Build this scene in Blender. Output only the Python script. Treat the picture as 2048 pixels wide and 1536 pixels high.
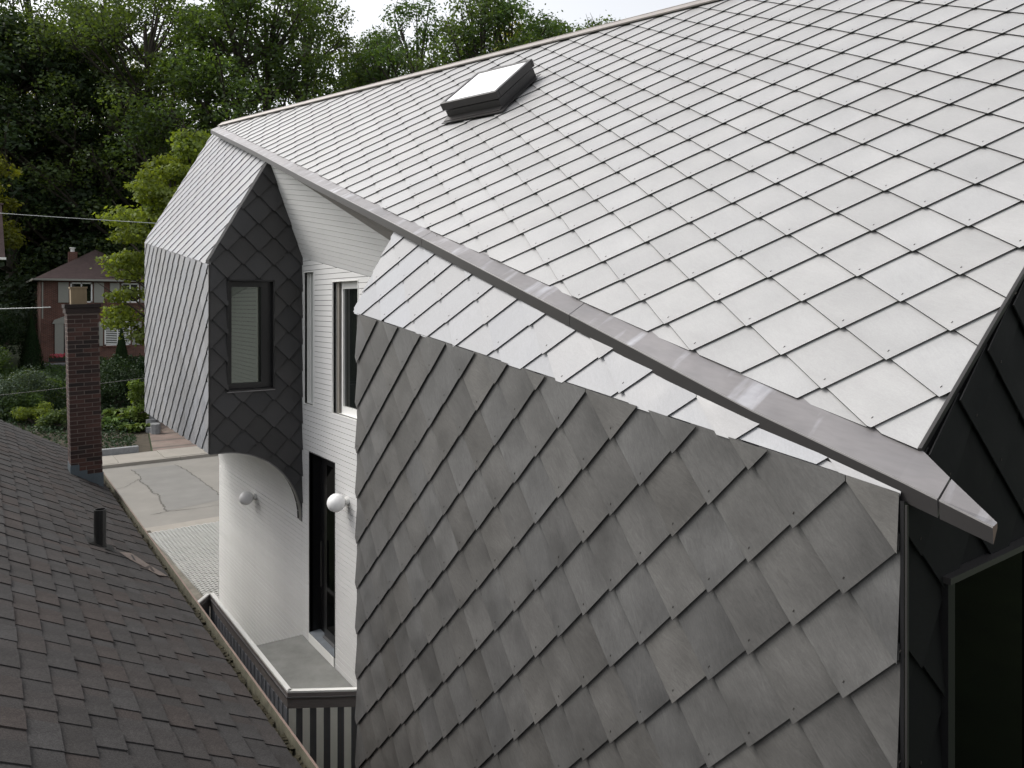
import bpy, math, random
import numpy as np
from mathutils import Vector, Matrix
R = math.radians
for o in list(bpy.data.objects): bpy.data.objects.remove(o)
sc = bpy.context.scene
col = sc.collection
rng = random.Random(7)

# ------------------------------------------------------------------ camera, light, exposure
YAW = math.atan(1062 / 1480)
cam = bpy.data.objects.new('camera', bpy.data.cameras.new('camera')); col.objects.link(cam)
cam.data.sensor_width = 36; cam.data.lens = 36 * 1480 / 2048
cam.data.shift_y = -160 / 2048
cam.data.clip_start = 0.05; cam.data.clip_end = 2000
cam.location = (0, 0, 0); cam.rotation_euler = (R(90), 0, -YAW)
sc.camera = cam

SUN_TO = Vector((-0.52, 0.50, 0.85)).normalized()
w = bpy.data.worlds.new('World'); sc.world = w; w.use_nodes = True
nt = w.node_tree; nt.nodes.clear()
out = nt.nodes.new('ShaderNodeOutputWorld'); bg = nt.nodes.new('ShaderNodeBackground')
sky = nt.nodes.new('ShaderNodeTexSky'); sky.sky_type = 'NISHITA'; sky.sun_disc = False
sky.sun_elevation = math.asin(SUN_TO.z); sky.sun_rotation = math.atan2(SUN_TO.x, SUN_TO.y)
sky.air_density = 1.0; sky.dust_density = 4.0; sky.ozone_density = 1.0
hs = nt.nodes.new('ShaderNodeHueSaturation'); hs.inputs['Saturation'].default_value = 0.22
nt.links.new(sky.outputs[0], hs.inputs['Color']); wm = nt.nodes.new('ShaderNodeMix'); wm.data_type = 'RGBA'; wm.blend_type = 'MULTIPLY'; wm.inputs[0].default_value = 1; wm.inputs[7].default_value = (1, .987, .97, 1)
nt.links.new(hs.outputs[0], wm.inputs[6]); nt.links.new(wm.outputs[2], bg.inputs[0])
bg.inputs[1].default_value = 0.15
nt.links.new(bg.outputs[0], out.inputs[0])
sl = bpy.data.lights.new('sun', 'SUN'); sl.energy = 0.5; sl.angle = R(22); sl.color = (1, .96, .90)
so = bpy.data.objects.new('sun', sl); col.objects.link(so)
so.rotation_euler = SUN_TO.to_track_quat('Z', 'Y').to_euler()
vs = sc.view_settings
vs.view_transform = 'Standard'; vs.look = 'None'; vs.gamma = 1; vs.use_curve_mapping = False
vs.exposure = 0.95

# ------------------------------------------------------------------ materials
def newmat(name):
    m = bpy.data.materials.new(name); m.use_nodes = True
    n = m.node_tree; n.nodes.clear()
    o = n.nodes.new('ShaderNodeOutputMaterial'); b = n.nodes.new('ShaderNodeBsdfPrincipled')
    n.links.new(b.outputs[0], o.inputs[0])
    return m, n, b
def N(n, t, **k):
    x = n.nodes.new(t)
    for a, v in k.items(): setattr(x, a, v)
    return x
def setin(x, **k):
    for a, v in k.items(): x.inputs[a.replace('_', ' ')].default_value = v
    return x
def flat(name, c, rough=.6, metal=0, spec=.5, noise=.12, scale=6, bump=0, bscale=40, stretch=(1, 1, 1), rnd=0.0):
    m, n, b = newmat(name)
    tc = N(n, 'ShaderNodeTexCoord'); mp = N(n, 'ShaderNodeMapping'); mp.inputs['Scale'].default_value = stretch
    n.links.new(tc.outputs['Object'], mp.inputs[0])
    nz = setin(N(n, 'ShaderNodeTexNoise'), Scale=scale, Detail=6.0, Roughness=.65); n.links.new(mp.outputs[0], nz.inputs['Vector'])
    mr = setin(N(n, 'ShaderNodeMapRange'), From_Min=.25, From_Max=.75, To_Min=1 - noise, To_Max=1 + noise); n.links.new(nz.outputs[0], mr.inputs[0])
    val = mr.outputs[0]
    if rnd:
        oi = N(n, 'ShaderNodeObjectInfo'); at = N(n, 'ShaderNodeAttribute', attribute_name='rnd')
        ad = N(n, 'ShaderNodeMath', operation='ADD'); n.links.new(oi.outputs['Random'], ad.inputs[0]); n.links.new(at.outputs['Fac'], ad.inputs[1])
        fr = N(n, 'ShaderNodeMath', operation='FRACT'); n.links.new(ad.outputs[0], fr.inputs[0])
        m2 = setin(N(n, 'ShaderNodeMapRange'), To_Min=1 - rnd, To_Max=1 + rnd); n.links.new(fr.outputs[0], m2.inputs[0])
        mm = N(n, 'ShaderNodeMath', operation='MULTIPLY'); n.links.new(val, mm.inputs[0]); n.links.new(m2.outputs[0], mm.inputs[1]); val = mm.outputs[0]
    vm = N(n, 'ShaderNodeVectorMath', operation='SCALE'); vm.inputs[0].default_value = c[:3]; n.links.new(val, vm.inputs['Scale'])
    n.links.new(vm.outputs[0], b.inputs['Base Color'])
    b.inputs['Roughness'].default_value = rough; b.inputs['Metallic'].default_value = metal
    b.inputs['Specular IOR Level'].default_value = spec
    if bump:
        n2 = setin(N(n, 'ShaderNodeTexNoise'), Scale=bscale, Detail=4.0); n.links.new(mp.outputs[0], n2.inputs['Vector'])
        bp = setin(N(n, 'ShaderNodeBump'), Strength=bump, Distance=.01); n.links.new(n2.outputs[0], bp.inputs['Height']); n.links.new(bp.outputs[0], b.inputs['Normal'])
    return m

def slate(name, c, var=.10, streak=.14, rough=.55, spec=.4, tint=.015, bow=0.0):
    """fibre cement slate: brushed streaks turned differently on every piece, cloudy bloom, fine speckle"""
    m, n, b = newmat(name)
    tc = N(n, 'ShaderNodeTexCoord'); oi = N(n, 'ShaderNodeObjectInfo'); at = N(n, 'ShaderNodeAttribute', attribute_name='rnd')
    ad = N(n, 'ShaderNodeMath', operation='ADD'); n.links.new(oi.outputs['Random'], ad.inputs[0]); n.links.new(at.outputs['Fac'], ad.inputs[1])
    fr = N(n, 'ShaderNodeMath', operation='FRACT'); n.links.new(ad.outputs[0], fr.inputs[0])
    sel = N(n, 'ShaderNodeMath', operation='MULTIPLY'); sel.inputs[1].default_value = 7.31; n.links.new(fr.outputs[0], sel.inputs[0])
    fr2 = N(n, 'ShaderNodeMath', operation='FRACT'); n.links.new(sel.outputs[0], fr2.inputs[0])
    ang = setin(N(n, 'ShaderNodeMapRange'), To_Min=.35, To_Max=1.25); n.links.new(fr2.outputs[0], ang.inputs[0])
    cx = N(n, 'ShaderNodeCombineXYZ'); n.links.new(ang.outputs[0], cx.inputs['Z'])
    off = N(n, 'ShaderNodeMath', operation='MULTIPLY'); off.inputs[1].default_value = 53.0; n.links.new(fr.outputs[0], off.inputs[0])
    co = N(n, 'ShaderNodeCombineXYZ'); n.links.new(off.outputs[0], co.inputs['X']); n.links.new(off.outputs[0], co.inputs['Z'])
    mp = N(n, 'ShaderNodeMapping'); n.links.new(tc.outputs['Object'], mp.inputs['Vector']); n.links.new(cx.outputs[0], mp.inputs['Rotation']); n.links.new(co.outputs[0], mp.inputs['Location'])
    st = N(n, 'ShaderNodeMapping'); st.inputs['Scale'].default_value = (.7, 2.6, 1); n.links.new(mp.outputs[0], st.inputs[0])
    s1 = setin(N(n, 'ShaderNodeTexNoise'), Scale=20.0, Detail=9.0, Roughness=.8, Distortion=1.6); n.links.new(st.outputs[0], s1.inputs['Vector'])
    c1 = setin(N(n, 'ShaderNodeTexNoise'), Scale=4.5, Detail=3.0, Roughness=.5); n.links.new(mp.outputs[0], c1.inputs['Vector'])
    f1 = setin(N(n, 'ShaderNodeTexNoise'), Scale=160.0, Detail=2.0); n.links.new(mp.outputs[0], f1.inputs['Vector'])
    def rngn(x, a, bb, lo=.3, hi=.7):
        r = setin(N(n, 'ShaderNodeMapRange'), From_Min=lo, From_Max=hi, To_Min=a, To_Max=bb); n.links.new(x, r.inputs[0]); return r.outputs[0]
    def mul(x, y):
        r = N(n, 'ShaderNodeMath', operation='MULTIPLY'); n.links.new(x, r.inputs[0]); n.links.new(y, r.inputs[1]); return r.outputs[0]
    v = mul(mul(rngn(s1.outputs[0], 1 - streak, 1 + streak), rngn(c1.outputs[0], 1 - streak * .8, 1 + streak * .8)), mul(rngn(f1.outputs[0], .96, 1.04), rngn(fr.outputs[0], 1 - var, 1 + var, 0, 1)))
    vm = N(n, 'ShaderNodeVectorMath', operation='SCALE')
    hv = setin(N(n, 'ShaderNodeMix', data_type='RGBA'));
    hv.inputs[6].default_value = (c[0] * (1 + tint), c[1], c[2] * (1 - tint), 1); hv.inputs[7].default_value = (c[0] * (1 - tint), c[1], c[2] * (1 + 2 * tint), 1)
    n.links.new(fr2.outputs[0], hv.inputs[0]); n.links.new(hv.outputs[2], vm.inputs[0]); n.links.new(v, vm.inputs['Scale'])
    n.links.new(vm.outputs[0], b.inputs['Base Color'])
    n.links.new(rngn(c1.outputs[0], rough - .08, rough + .1), b.inputs['Roughness']); b.inputs['Specular IOR Level'].default_value = spec
    bp = setin(N(n, 'ShaderNodeBump'), Strength=.25, Distance=.002); n.links.new(s1.outputs[0], bp.inputs['Height'])
    if bow:         # the slates are very slightly bowed
        sx = N(n, 'ShaderNodeSeparateXYZ'); n.links.new(tc.outputs['Object'], sx.inputs[0])
        q1 = N(n, 'ShaderNodeMath', operation='MULTIPLY'); n.links.new(sx.outputs[0], q1.inputs[0]); n.links.new(sx.outputs[0], q1.inputs[1])
        q2 = N(n, 'ShaderNodeMath', operation='MULTIPLY'); q2.inputs[1].default_value = -bow; n.links.new(q1.outputs[0], q2.inputs[0])
        b2 = setin(N(n, 'ShaderNodeBump'), Strength=1.0, Distance=1.0); n.links.new(q2.outputs[0], b2.inputs['Height']); n.links.new(b2.outputs[0], bp.inputs['Normal']); n.links.new(bp.outputs[0], b.inputs['Normal'])
    return m

M = {}
M['roof_slate'] = slate('roof_slate', (.325, .325, .325), var=.05, streak=.07, rough=.42, tint=.004)  # roof, side and wall share one slate; light and shade set their colours
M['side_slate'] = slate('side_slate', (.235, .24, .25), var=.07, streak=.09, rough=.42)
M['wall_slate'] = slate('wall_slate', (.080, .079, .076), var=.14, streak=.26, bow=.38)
M['lit_front_slate'] = slate('lit_front_slate', (.22, .225, .235), var=.10, streak=.14, bow=.3)  # wall slate lightened: the brighter street end is put into the colour
M['shaded_slate'] = slate('shaded_slate', (.047, .046, .046), bow=.25, var=.14, streak=.10)  # the same slate darkened to carry the shade on the cheek
M['shaded_gable_slate'] = slate('shaded_gable_slate', (.0075, .008, .0078), var=.2, streak=.2, rough=.75, spec=.12)  # same slate again, the shade on the gable put into its colour
M['shaded_cut_edge'] = flat('shaded_cut_edge', (.02, .02, .02), .8, noise=.1)  # raw cut edge, darkened also for the shadow gap beneath each tile
M['hook'] = flat('hook_metal', (.05, .045, .04), .5, .5)
M['under'] = flat('underlay', (.012, .012, .013), .9)
M['white'] = flat('white_siding', (.62, .62, .615), .5, noise=.03, scale=3, rnd=.02, bump=.05, bscale=120)
M['white_trim'] = flat('white_trim', (.78, .78, .76), .4, noise=.03)
M['metal'] = flat('zinc_metal', (.20, .197, .20), .38, .55, noise=.10, scale=2.2, stretch=(1, 1, .3))
def zinc():
    m, n, b = newmat('folded_metal'); tc = N(n, 'ShaderNodeTexCoord')
    def nz(scale, st, det=4.0, ds=0.0):
        mp = N(n, 'ShaderNodeMapping'); mp.inputs['Scale'].default_value = st; n.links.new(tc.outputs['Object'], mp.inputs[0])
        x = setin(N(n, 'ShaderNodeTexNoise'), Scale=scale, Detail=det, Distortion=ds); n.links.new(mp.outputs[0], x.inputs['Vector']); return x.outputs[0]
    def mr(x, f0, f1, a, c):
        r = setin(N(n, 'ShaderNodeMapRange'), From_Min=f0, From_Max=f1, To_Min=a, To_Max=c); n.links.new(x, r.inputs[0]); return r.outputs[0]
    a1 = mr(nz(8, (.2, 1, .2), 6.0), .57, .68, 0, 1); a2 = mr(nz(3, (1, .8, 1)), .3, .7, .82, 1.15); a3 = mr(nz(60, (1, .1, 1)), .3, .7, .95, 1.05)
    mx = N(n, 'ShaderNodeMix', data_type='RGBA'); mx.inputs[6].default_value = (.20, .192, .195, 1); mx.inputs[7].default_value = (.34, .34, .36, 1); n.links.new(a1, mx.inputs[0])
    q = N(n, 'ShaderNodeMath', operation='MULTIPLY'); n.links.new(a2, q.inputs[0]); n.links.new(a3, q.inputs[1])
    vm = N(n, 'ShaderNodeVectorMath', operation='SCALE'); n.links.new(mx.outputs[2], vm.inputs[0]); n.links.new(q.outputs[0], vm.inputs['Scale']); n.links.new(vm.outputs[0], b.inputs['Base Color'])
    b.inputs['Metallic'].default_value = .45; n.links.new(mr(nz(9, (1, 1, 1)), .3, .7, .34, .55), b.inputs['Roughness'])
    bp = setin(N(n, 'ShaderNodeBump'), Strength=.12, Distance=.01); n.links.new(nz(2.2, (1, 1, 1), 2.0), bp.inputs['Height']); n.links.new(bp.outputs[0], b.inputs['Normal'])
    return m
M['zinc'] = zinc(); M['lip_shine'] = flat('lip_highlight', (.36, .35, .35), .35, .5)  # paler metal paints the highlight along the gutter lip
M['metal_dark'] = flat('dark_metal', (.038, .036, .036), .42, .3, noise=.12, scale=4)
M['cap'] = flat('ridge_metal', (.31, .285, .265), .45, .2, noise=.06, scale=3)
M['soffit_grey'] = flat('grey_soffit', (.20, .185, .17), .6, noise=.12, scale=10, stretch=(1, .1, 1))
M['black'] = flat('black_frame', (.010, .010, .011), .35, noise=.2)
M['glass'] = flat('window_glass', (.008, .010, .009), .03, 0, .5, noise=0)
M['mirror_glass'] = flat('reflecting_glass', (.12, .135, .12), .03, .8, .8, noise=0)
M['dark_glass'] = flat('smoked_glass', (.0015, .0016, .0015), .05, 0, .015, noise=0)
M['jamb'] = flat('dark_jamb', (.009, .009, .0095), .5, 0, .3)
M['white_pane'] = flat('skylight_pane', (.86, .87, .88), .08, 0, .7, noise=0)  # pane given a plain white base colour
M['globe'] = flat('opal_glass', (.82, .82, .82), .35, noise=0)
M['concrete'] = flat('concrete', (.19, .193, .183), .7, noise=.3, scale=2.6, bump=.1)
M['blue_sill'] = flat('stone_sill', (.17, .19, .21), .7, noise=.2, scale=7)
M['dark_wood'] = flat('weathered_wood', (.17, .155, .15), .7, noise=.2, scale=8, stretch=(1, 1, 12))
M['slat_light'] = flat('light_slat', (.80, .80, .74), .6, noise=.05)
M['slat_mid'] = flat('blue_grey_slat', (.20, .21, .235), .5, noise=.08)
M['panel_mid'] = flat('blue_grey_panel', (.15, .158, .18), .5, noise=.08)
M['slat_dark'] = flat('dark_slat', (.12, .12, .13), .6, noise=.1)
M['asphalt'] = flat('road_asphalt', (.175, .167, .150), .85, noise=.14, scale=.9, bump=.2, bscale=30)
M['asphalt_old'] = flat('older_asphalt', (.150, .147, .137), .85, noise=.14, scale=1.4, bump=.2, bscale=30)
M['crack'] = flat('crack_filler', (.085, .08, .07), .9)
M['kerb'] = flat('kerb_concrete', (.235, .218, .19), .85, noise=.12, scale=2, bump=.15)
M['soil'] = flat('bare_soil', (.050, .040, .026), .95, noise=.35, scale=3, bump=.4)
M['grit'] = flat('grey_grit', (.12, .11, .09), .95, noise=.4, scale=6)
M['paver'] = flat('paver_concrete', (.43, .43, .41), .8, noise=.12, scale=3)
M['grass'] = flat('grass_ground', (.028, .045, .014), .95, noise=.4, scale=1.2, bump=.5)
M['stone'] = flat('grey_stone', (.19, .195, .20), .7, noise=.25, scale=7, bump=.3)
M['shutter'] = flat('grey_shutter', (.30, .30, .27), .7, noise=.05)
M['flue'] = flat('clay_flue', (.20, .15, .09), .85, noise=.35, scale=9, stretch=(1, 1, .25))
M['flash_blue'] = flat('lead_flashing', (.075, .095, .11), .6, noise=.2)
M['pipe'] = flat('black_pipe', (.008, .008, .008), .4)
M['gutter_tan'] = flat('gutter_paint', (.15, .105, .085), .6, noise=.15)
M['gutter_in'] = flat('gutter_inside', (.105, .10, .07), .85, noise=.5, scale=14)
M['mortar'] = flat('mortar', (.125, .098, .085), .9, noise=.2, scale=20)
M['bark'] = flat('bark', (.045, .038, .03), .95, noise=.3, scale=6, bump=.6, stretch=(1, 1, .2))
M['wire'] = flat('cable', (.30, .32, .32), .5)
M['wire_dark'] = flat('dark_cable', (.012, .012, .012), .6)
M['car'] = flat('black_car_paint', (.012, .012, .014), .2, 0, .7)
M['rubber'] = flat('tyre_rubber', (.012, .012, .012), .8)
M['petal'] = flat('pink_petals', (.55, .08, .12), .6, noise=.5, scale=30)
M['speckled'] = flat('pale_shingle', (.13, .105, .092), .9, noise=.5, scale=40)  # tan speckled colour of the pale patch on the bungalow roof
M['debris'] = flat('leaf_litter', (.035, .03, .015), .95, noise=.6, scale=30)

def bricks(name, c1, c2, mort):
    m, n, b = newmat(name)
    tc = N(n, 'ShaderNodeTexCoord'); sp = N(n, 'ShaderNodeSeparateXYZ'); n.links.new(tc.outputs['Object'], sp.inputs[0])
    ad = N(n, 'ShaderNodeMath', operation='ADD'); n.links.new(sp.outputs[0], ad.inputs[0]); n.links.new(sp.outputs[1], ad.inputs[1])
    cb = N(n, 'ShaderNodeCombineXYZ'); n.links.new(ad.outputs[0], cb.inputs[0]); n.links.new(sp.outputs[2], cb.inputs[1])
    bt = N(n, 'ShaderNodeTexBrick'); n.links.new(cb.outputs[0], bt.inputs['Vector'])
    bt.inputs['Color1'].default_value = (*c1, 1); bt.inputs['Color2'].default_value = (*c2, 1); bt.inputs['Mortar'].default_value = (*mort, 1)
    setin(bt, Scale=1.0, Mortar_Size=.008, Brick_Width=.23, Row_Height=.075)
    nz = setin(N(n, 'ShaderNodeTexNoise'), Scale=1.5, Detail=6.0); n.links.new(tc.outputs['Object'], nz.inputs['Vector'])
    mr = setin(N(n, 'ShaderNodeMapRange'), From_Min=.3, From_Max=.7, To_Min=.75, To_Max=1.25); n.links.new(nz.outputs[0], mr.inputs[0])
    vm = N(n, 'ShaderNodeVectorMath', operation='SCALE'); n.links.new(bt.outputs[0], vm.inputs[0]); n.links.new(mr.outputs[0], vm.inputs['Scale'])
    n.links.new(vm.outputs[0], b.inputs['Base Color']); b.inputs['Roughness'].default_value = .85
    return m
M['brickwall'] = bricks('far_brick', (.13, .052, .036), (.085, .035, .027), (.17, .12, .10))
M['drive_brick'] = bricks('drive_brick', (.18, .13, .11), (.15, .12, .10), (.10, .08, .07))
M['brick'] = flat('red_brick', (.046, .021, .016), .85, noise=.35, scale=14, rnd=.5, bump=.3)
M['brick_dark'] = flat('sooty_brick', (.020, .012, .010), .85, noise=.3, scale=14, rnd=.4)

def asphalt_shingle(name, base):
    m, n, b = newmat(name)
    tc = N(n, 'ShaderNodeTexCoord'); oi = N(n, 'ShaderNodeObjectInfo'); at = N(n, 'ShaderNodeAttribute', attribute_name='rnd')
    ad = N(n, 'ShaderNodeMath', operation='ADD'); n.links.new(oi.outputs['Random'], ad.inputs[0]); n.links.new(at.outputs['Fac'], ad.inputs[1])
    fr = N(n, 'ShaderNodeMath', operation='FRACT'); n.links.new(ad.outputs[0], fr.inputs[0])
    cr = N(n, 'ShaderNodeValToRGB'); n.links.new(fr.outputs[0], cr.inputs[0]); e = cr.color_ramp.elements
    cols = [(0, (.039, .036, .035)), (.3, (.048, .046, .046)), (.5, (.048, .042, .040)), (.7, (.050, .041, .038)), (.88, (.055, .053, .053)), (1, (.044, .042, .042))]
    e[0].position = 0; e[0].color = (*cols[0][1], 1); e[1].position = 1; e[1].color = (*cols[-1][1], 1)
    for p, c in cols[1:-1]: x = e.new(p); x.color = (*c, 1)
    g = setin(N(n, 'ShaderNodeTexNoise'), Scale=95.0, Detail=6.0, Roughness=.95); n.links.new(tc.outputs['Object'], g.inputs['Vector'])
    k = setin(N(n, 'ShaderNodeTexNoise'), Scale=5.0, Detail=7.0, Roughness=.7); n.links.new(tc.outputs['Object'], k.inputs['Vector'])
    m1 = setin(N(n, 'ShaderNodeMapRange'), From_Min=.36, From_Max=.66, To_Min=.35, To_Max=1.95); n.links.new(g.outputs[0], m1.inputs[0])
    m2 = setin(N(n, 'ShaderNodeMapRange'), From_Min=.3, From_Max=.7, To_Min=.75, To_Max=1.25); n.links.new(k.outputs[0], m2.inputs[0])
    mm = N(n, 'ShaderNodeMath', operation='MULTIPLY'); n.links.new(m1.outputs[0], mm.inputs[0]); n.links.new(m2.outputs[0], mm.inputs[1])
    vm = N(n, 'ShaderNodeVectorMath', operation='SCALE'); n.links.new(cr.outputs[0], vm.inputs[0]); n.links.new(mm.outputs[0], vm.inputs['Scale'])
    v2 = N(n, 'ShaderNodeVectorMath', operation='SCALE'); v2.inputs['Scale'].default_value = base; n.links.new(vm.outputs[0], v2.inputs[0])
    n.links.new(v2.outputs[0], b.inputs['Base Color']); b.inputs['Roughness'].default_value = .92; b.inputs['Specular IOR Level'].default_value = .3
    bp = setin(N(n, 'ShaderNodeBump'), Strength=.6, Distance=.003); n.links.new(g.outputs[0], bp.inputs['Height']); n.links.new(bp.outputs[0], b.inputs['Normal'])
    return m
M['tar_shingle'] = asphalt_shingle('granule_shingle', .80)
M['far_roof'] = flat('far_roof_shingle', (.085, .058, .056), .9, noise=.2, scale=3, bump=.2)

def foliage(name, c, var=.35, trans=.45, yellow=.0):
    m = bpy.data.materials.new(name); m.use_nodes = True; n = m.node_tree; n.nodes.clear()
    o = N(n, 'ShaderNodeOutputMaterial'); d = N(n, 'ShaderNodeBsdfDiffuse'); t = N(n, 'ShaderNodeBsdfTranslucent'); mx = N(n, 'ShaderNodeMixShader')
    gl = N(n, 'ShaderNodeBsdfGlossy'); gl.inputs['Roughness'].default_value = .45; gl.inputs['Color'].default_value = (.5, .5, .5, 1)
    mg = N(n, 'ShaderNodeMixShader'); mg.inputs[0].default_value = .03
    at = N(n, 'ShaderNodeAttribute', attribute_name='rnd'); oi = N(n, 'ShaderNodeObjectInfo')
    hv = N(n, 'ShaderNodeHueSaturation'); hv.inputs['Color'].default_value = (*c, 1)
    a = setin(N(n, 'ShaderNodeMapRange'), To_Min=.485, To_Max=.515); n.links.new(oi.outputs['Random'], a.inputs[0]); n.links.new(a.outputs[0], hv.inputs['Hue'])
    v = setin(N(n, 'ShaderNodeMapRange'), To_Min=1 - var, To_Max=1 + var); n.links.new(at.outputs['Fac'], v.inputs[0]); n.links.new(v.outputs[0], hv.inputs['Value'])
    n.links.new(hv.outputs[0], d.inputs[0])
    tc = N(n, 'ShaderNodeMix', data_type='RGBA', blend_type='MULTIPLY'); tc.inputs[0].default_value = 1; tc.inputs[7].default_value = (1.6, 1.5, .5, 1); n.links.new(hv.outputs[0], tc.inputs[6])
    n.links.new(tc.outputs[2], t.inputs[0]); mx.inputs[0].default_value = trans
    n.links.new(d.outputs[0], mx.inputs[1]); n.links.new(t.outputs[0], mx.inputs[2]); n.links.new(mx.outputs[0], mg.inputs[1]); n.links.new(gl.outputs[0], mg.inputs[2]); n.links.new(mg.outputs[0], o.inputs[0])
    return m
M['leaf'] = foliage('leaf_green', (.060, .098, .034))
M['leaf_dark'] = foliage('leaf_dark', (.022, .042, .018), trans=.25)
M['leaf_lime'] = foliage('leaf_lime', (.12, .165, .032), trans=.45)
M['leaf_gold'] = foliage('leaf_gold', (.12, .135, .02), trans=.45)
M['leaf_hosta'] = foliage('leaf_hosta', (.085, .13, .03), trans=.2)
M['leaf_grey'] = foliage('leaf_grey', (.055, .082, .055), trans=.2)

# ------------------------------------------------------------------ mesh helpers
def mesh(name, V, F, mats, parent=None, mi=None, rnd=None, smooth=False, kind=None):
    me = bpy.data.meshes.new(name); me.from_pydata([tuple(v) for v in V], [], [tuple(f) for f in F])
    for m in (mats if isinstance(mats, (list, tuple)) else [mats]): me.materials.append(m)
    if mi is not None: me.polygons.foreach_set('material_index', mi)
    if rnd is not None:
        a = me.attributes.new('rnd', 'FLOAT', 'FACE'); a.data.foreach_set('value', rnd)
    if smooth: me.polygons.foreach_set('use_smooth', [True] * len(me.polygons))
    me.update()
    o = bpy.data.objects.new(name, me); col.objects.link(o)
    if parent: o.parent = parent
    if kind: o['kind'] = kind
    return o
def link(name, me, parent, mat=None):
    o = bpy.data.objects.new(name, me); col.objects.link(o); o.parent = parent
    if mat is not None: o.matrix_local = mat
    return o
def thing(name, label, cat, group=None, loc=(0, 0, 0)):
    o = bpy.data.objects.new(name, None); col.objects.link(o); o.location = loc; tag(o, label, cat, group); return o
def tag(o, label, cat, group=None):
    o['label'] = label; o['category'] = cat
    if group: o['group'] = group
    return o
class MB:
    def __init__(s): s.V = []; s.F = []; s.R = []; s.I = []
    def add(s, V, F, r=0, mi=0):
        b = len(s.V); s.V += [tuple(v) for v in V]; s.F += [tuple(i + b for i in f) for f in F]; s.R += [r] * len(F); s.I += [mi] * len(F)
    def box(s, x0, x1, y0, y1, z0, z1, r=0, mi=0):
        s.add([(x, y, z) for z in (z0, z1) for x, y in ((x0, y0), (x1, y0), (x1, y1), (x0, y1))],
              [(3, 2, 1, 0), (4, 5, 6, 7), (0, 1, 5, 4), (1, 2, 6, 5), (2, 3, 7, 6), (3, 0, 4, 7)], r, mi)
    def slab(s, pts, d, r=0, mi=0):
        """closed slab: polygon pts (3-D) pushed by vector d"""
        n = len(pts); P = [Vector(p) for p in pts]; d = Vector(d)
        s.add(P + [p + d for p in P], [tuple(range(n))[::-1], tuple(range(n, 2 * n))] + [(i, (i + 1) % n, n + (i + 1) % n, n + i) for i in range(n)], r, mi)
    def tube(s, pts, rad, k=8, r=0, mi=0, cap=True):
        P = [Vector(p) for p in pts]; rings = []
        if not isinstance(rad, (list, tuple)): rad = [rad] * len(P)
        V = []; F = []
        for i, p in enumerate(P):
            d = (P[min(i + 1, len(P) - 1)] - P[max(i - 1, 0)]).normalized()
            a = d.orthogonal().normalized(); b = d.cross(a)
            if i and V:
                pa = Vector(V[-k]) - P[i - 1]; a = (pa - d * pa.dot(d)).normalized(); b = d.cross(a)
            V += [p + a * rad[i] * math.cos(2 * math.pi * j / k) + b * rad[i] * math.sin(2 * math.pi * j / k) for j in range(k)]
        for i in range(len(P) - 1):
            F += [(i * k + j, i * k + (j + 1) % k, (i + 1) * k + (j + 1) % k, (i + 1) * k + j) for j in range(k)]
        if cap: F += [tuple(range(k))[::-1], tuple(range((len(P) - 1) * k, len(P) * k))]
        s.add(V, F, r, mi)
    def out(s, name, mats, parent=None, smooth=False, kind=None, at=None):
        V = s.V
        if at is not None: V = [(v[0] - at[0], v[1] - at[1], v[2] - at[2]) for v in V]
        o = mesh(name, V, s.F, mats, parent, s.I if any(s.I) else None, s.R if any(s.R) else None, smooth, kind)
        if at is not None: o.location = at
        return o

def clip(poly, hp):
    a, b, c = hp; out = []
    for i in range(len(poly)):
        p, q = poly[i], poly[(i + 1) % len(poly)]
        dp = a * p[0] + b * p[1] - c; dq = a * q[0] + b * q[1] - c
        if dp <= 0: out.append(p)
        if (dp < 0 < dq) or (dq < 0 < dp):
            t = dp / (dp - dq); out.append((p[0] + (q[0] - p[0]) * t, p[1] + (q[1] - p[1]) * t))
    return out
def area(p): return abs(sum(p[i][0] * p[(i + 1) % len(p)][1] - p[(i + 1) % len(p)][0] * p[i][1] for i in range(len(p)))) / 2 if len(p) > 2 else 0
def left_of(p, q):      # half-plane that keeps what lies left of p->q
    dx, dy = q[0] - p[0], q[1] - p[1]; return (dy, -dx, dy * p[0] - dx * p[1])
def polyhp(P): return [left_of(P[i], P[(i + 1) % len(P)]) for i in range(len(P))]   # convex, counter-clockwise
def clipall(poly, hps):
    for h in hps:
        poly = clip(poly, h)
        if len(poly) < 3: return []
    return poly
def subtract(polys, hole):      # hole: convex counter-clockwise polygon
    hps = polyhp(hole); res = []
    for T in polys:
        if area(clipall(T, hps)) < 1e-7: res.append(T); continue
        cur = T
        for a, b, c in hps:
            o = clip(cur, (-a, -b, -c))
            if area(o) > 1e-6: res.append(o)
            cur = clip(cur, (a, b, c))
            if len(cur) < 3: break
    return res

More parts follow.
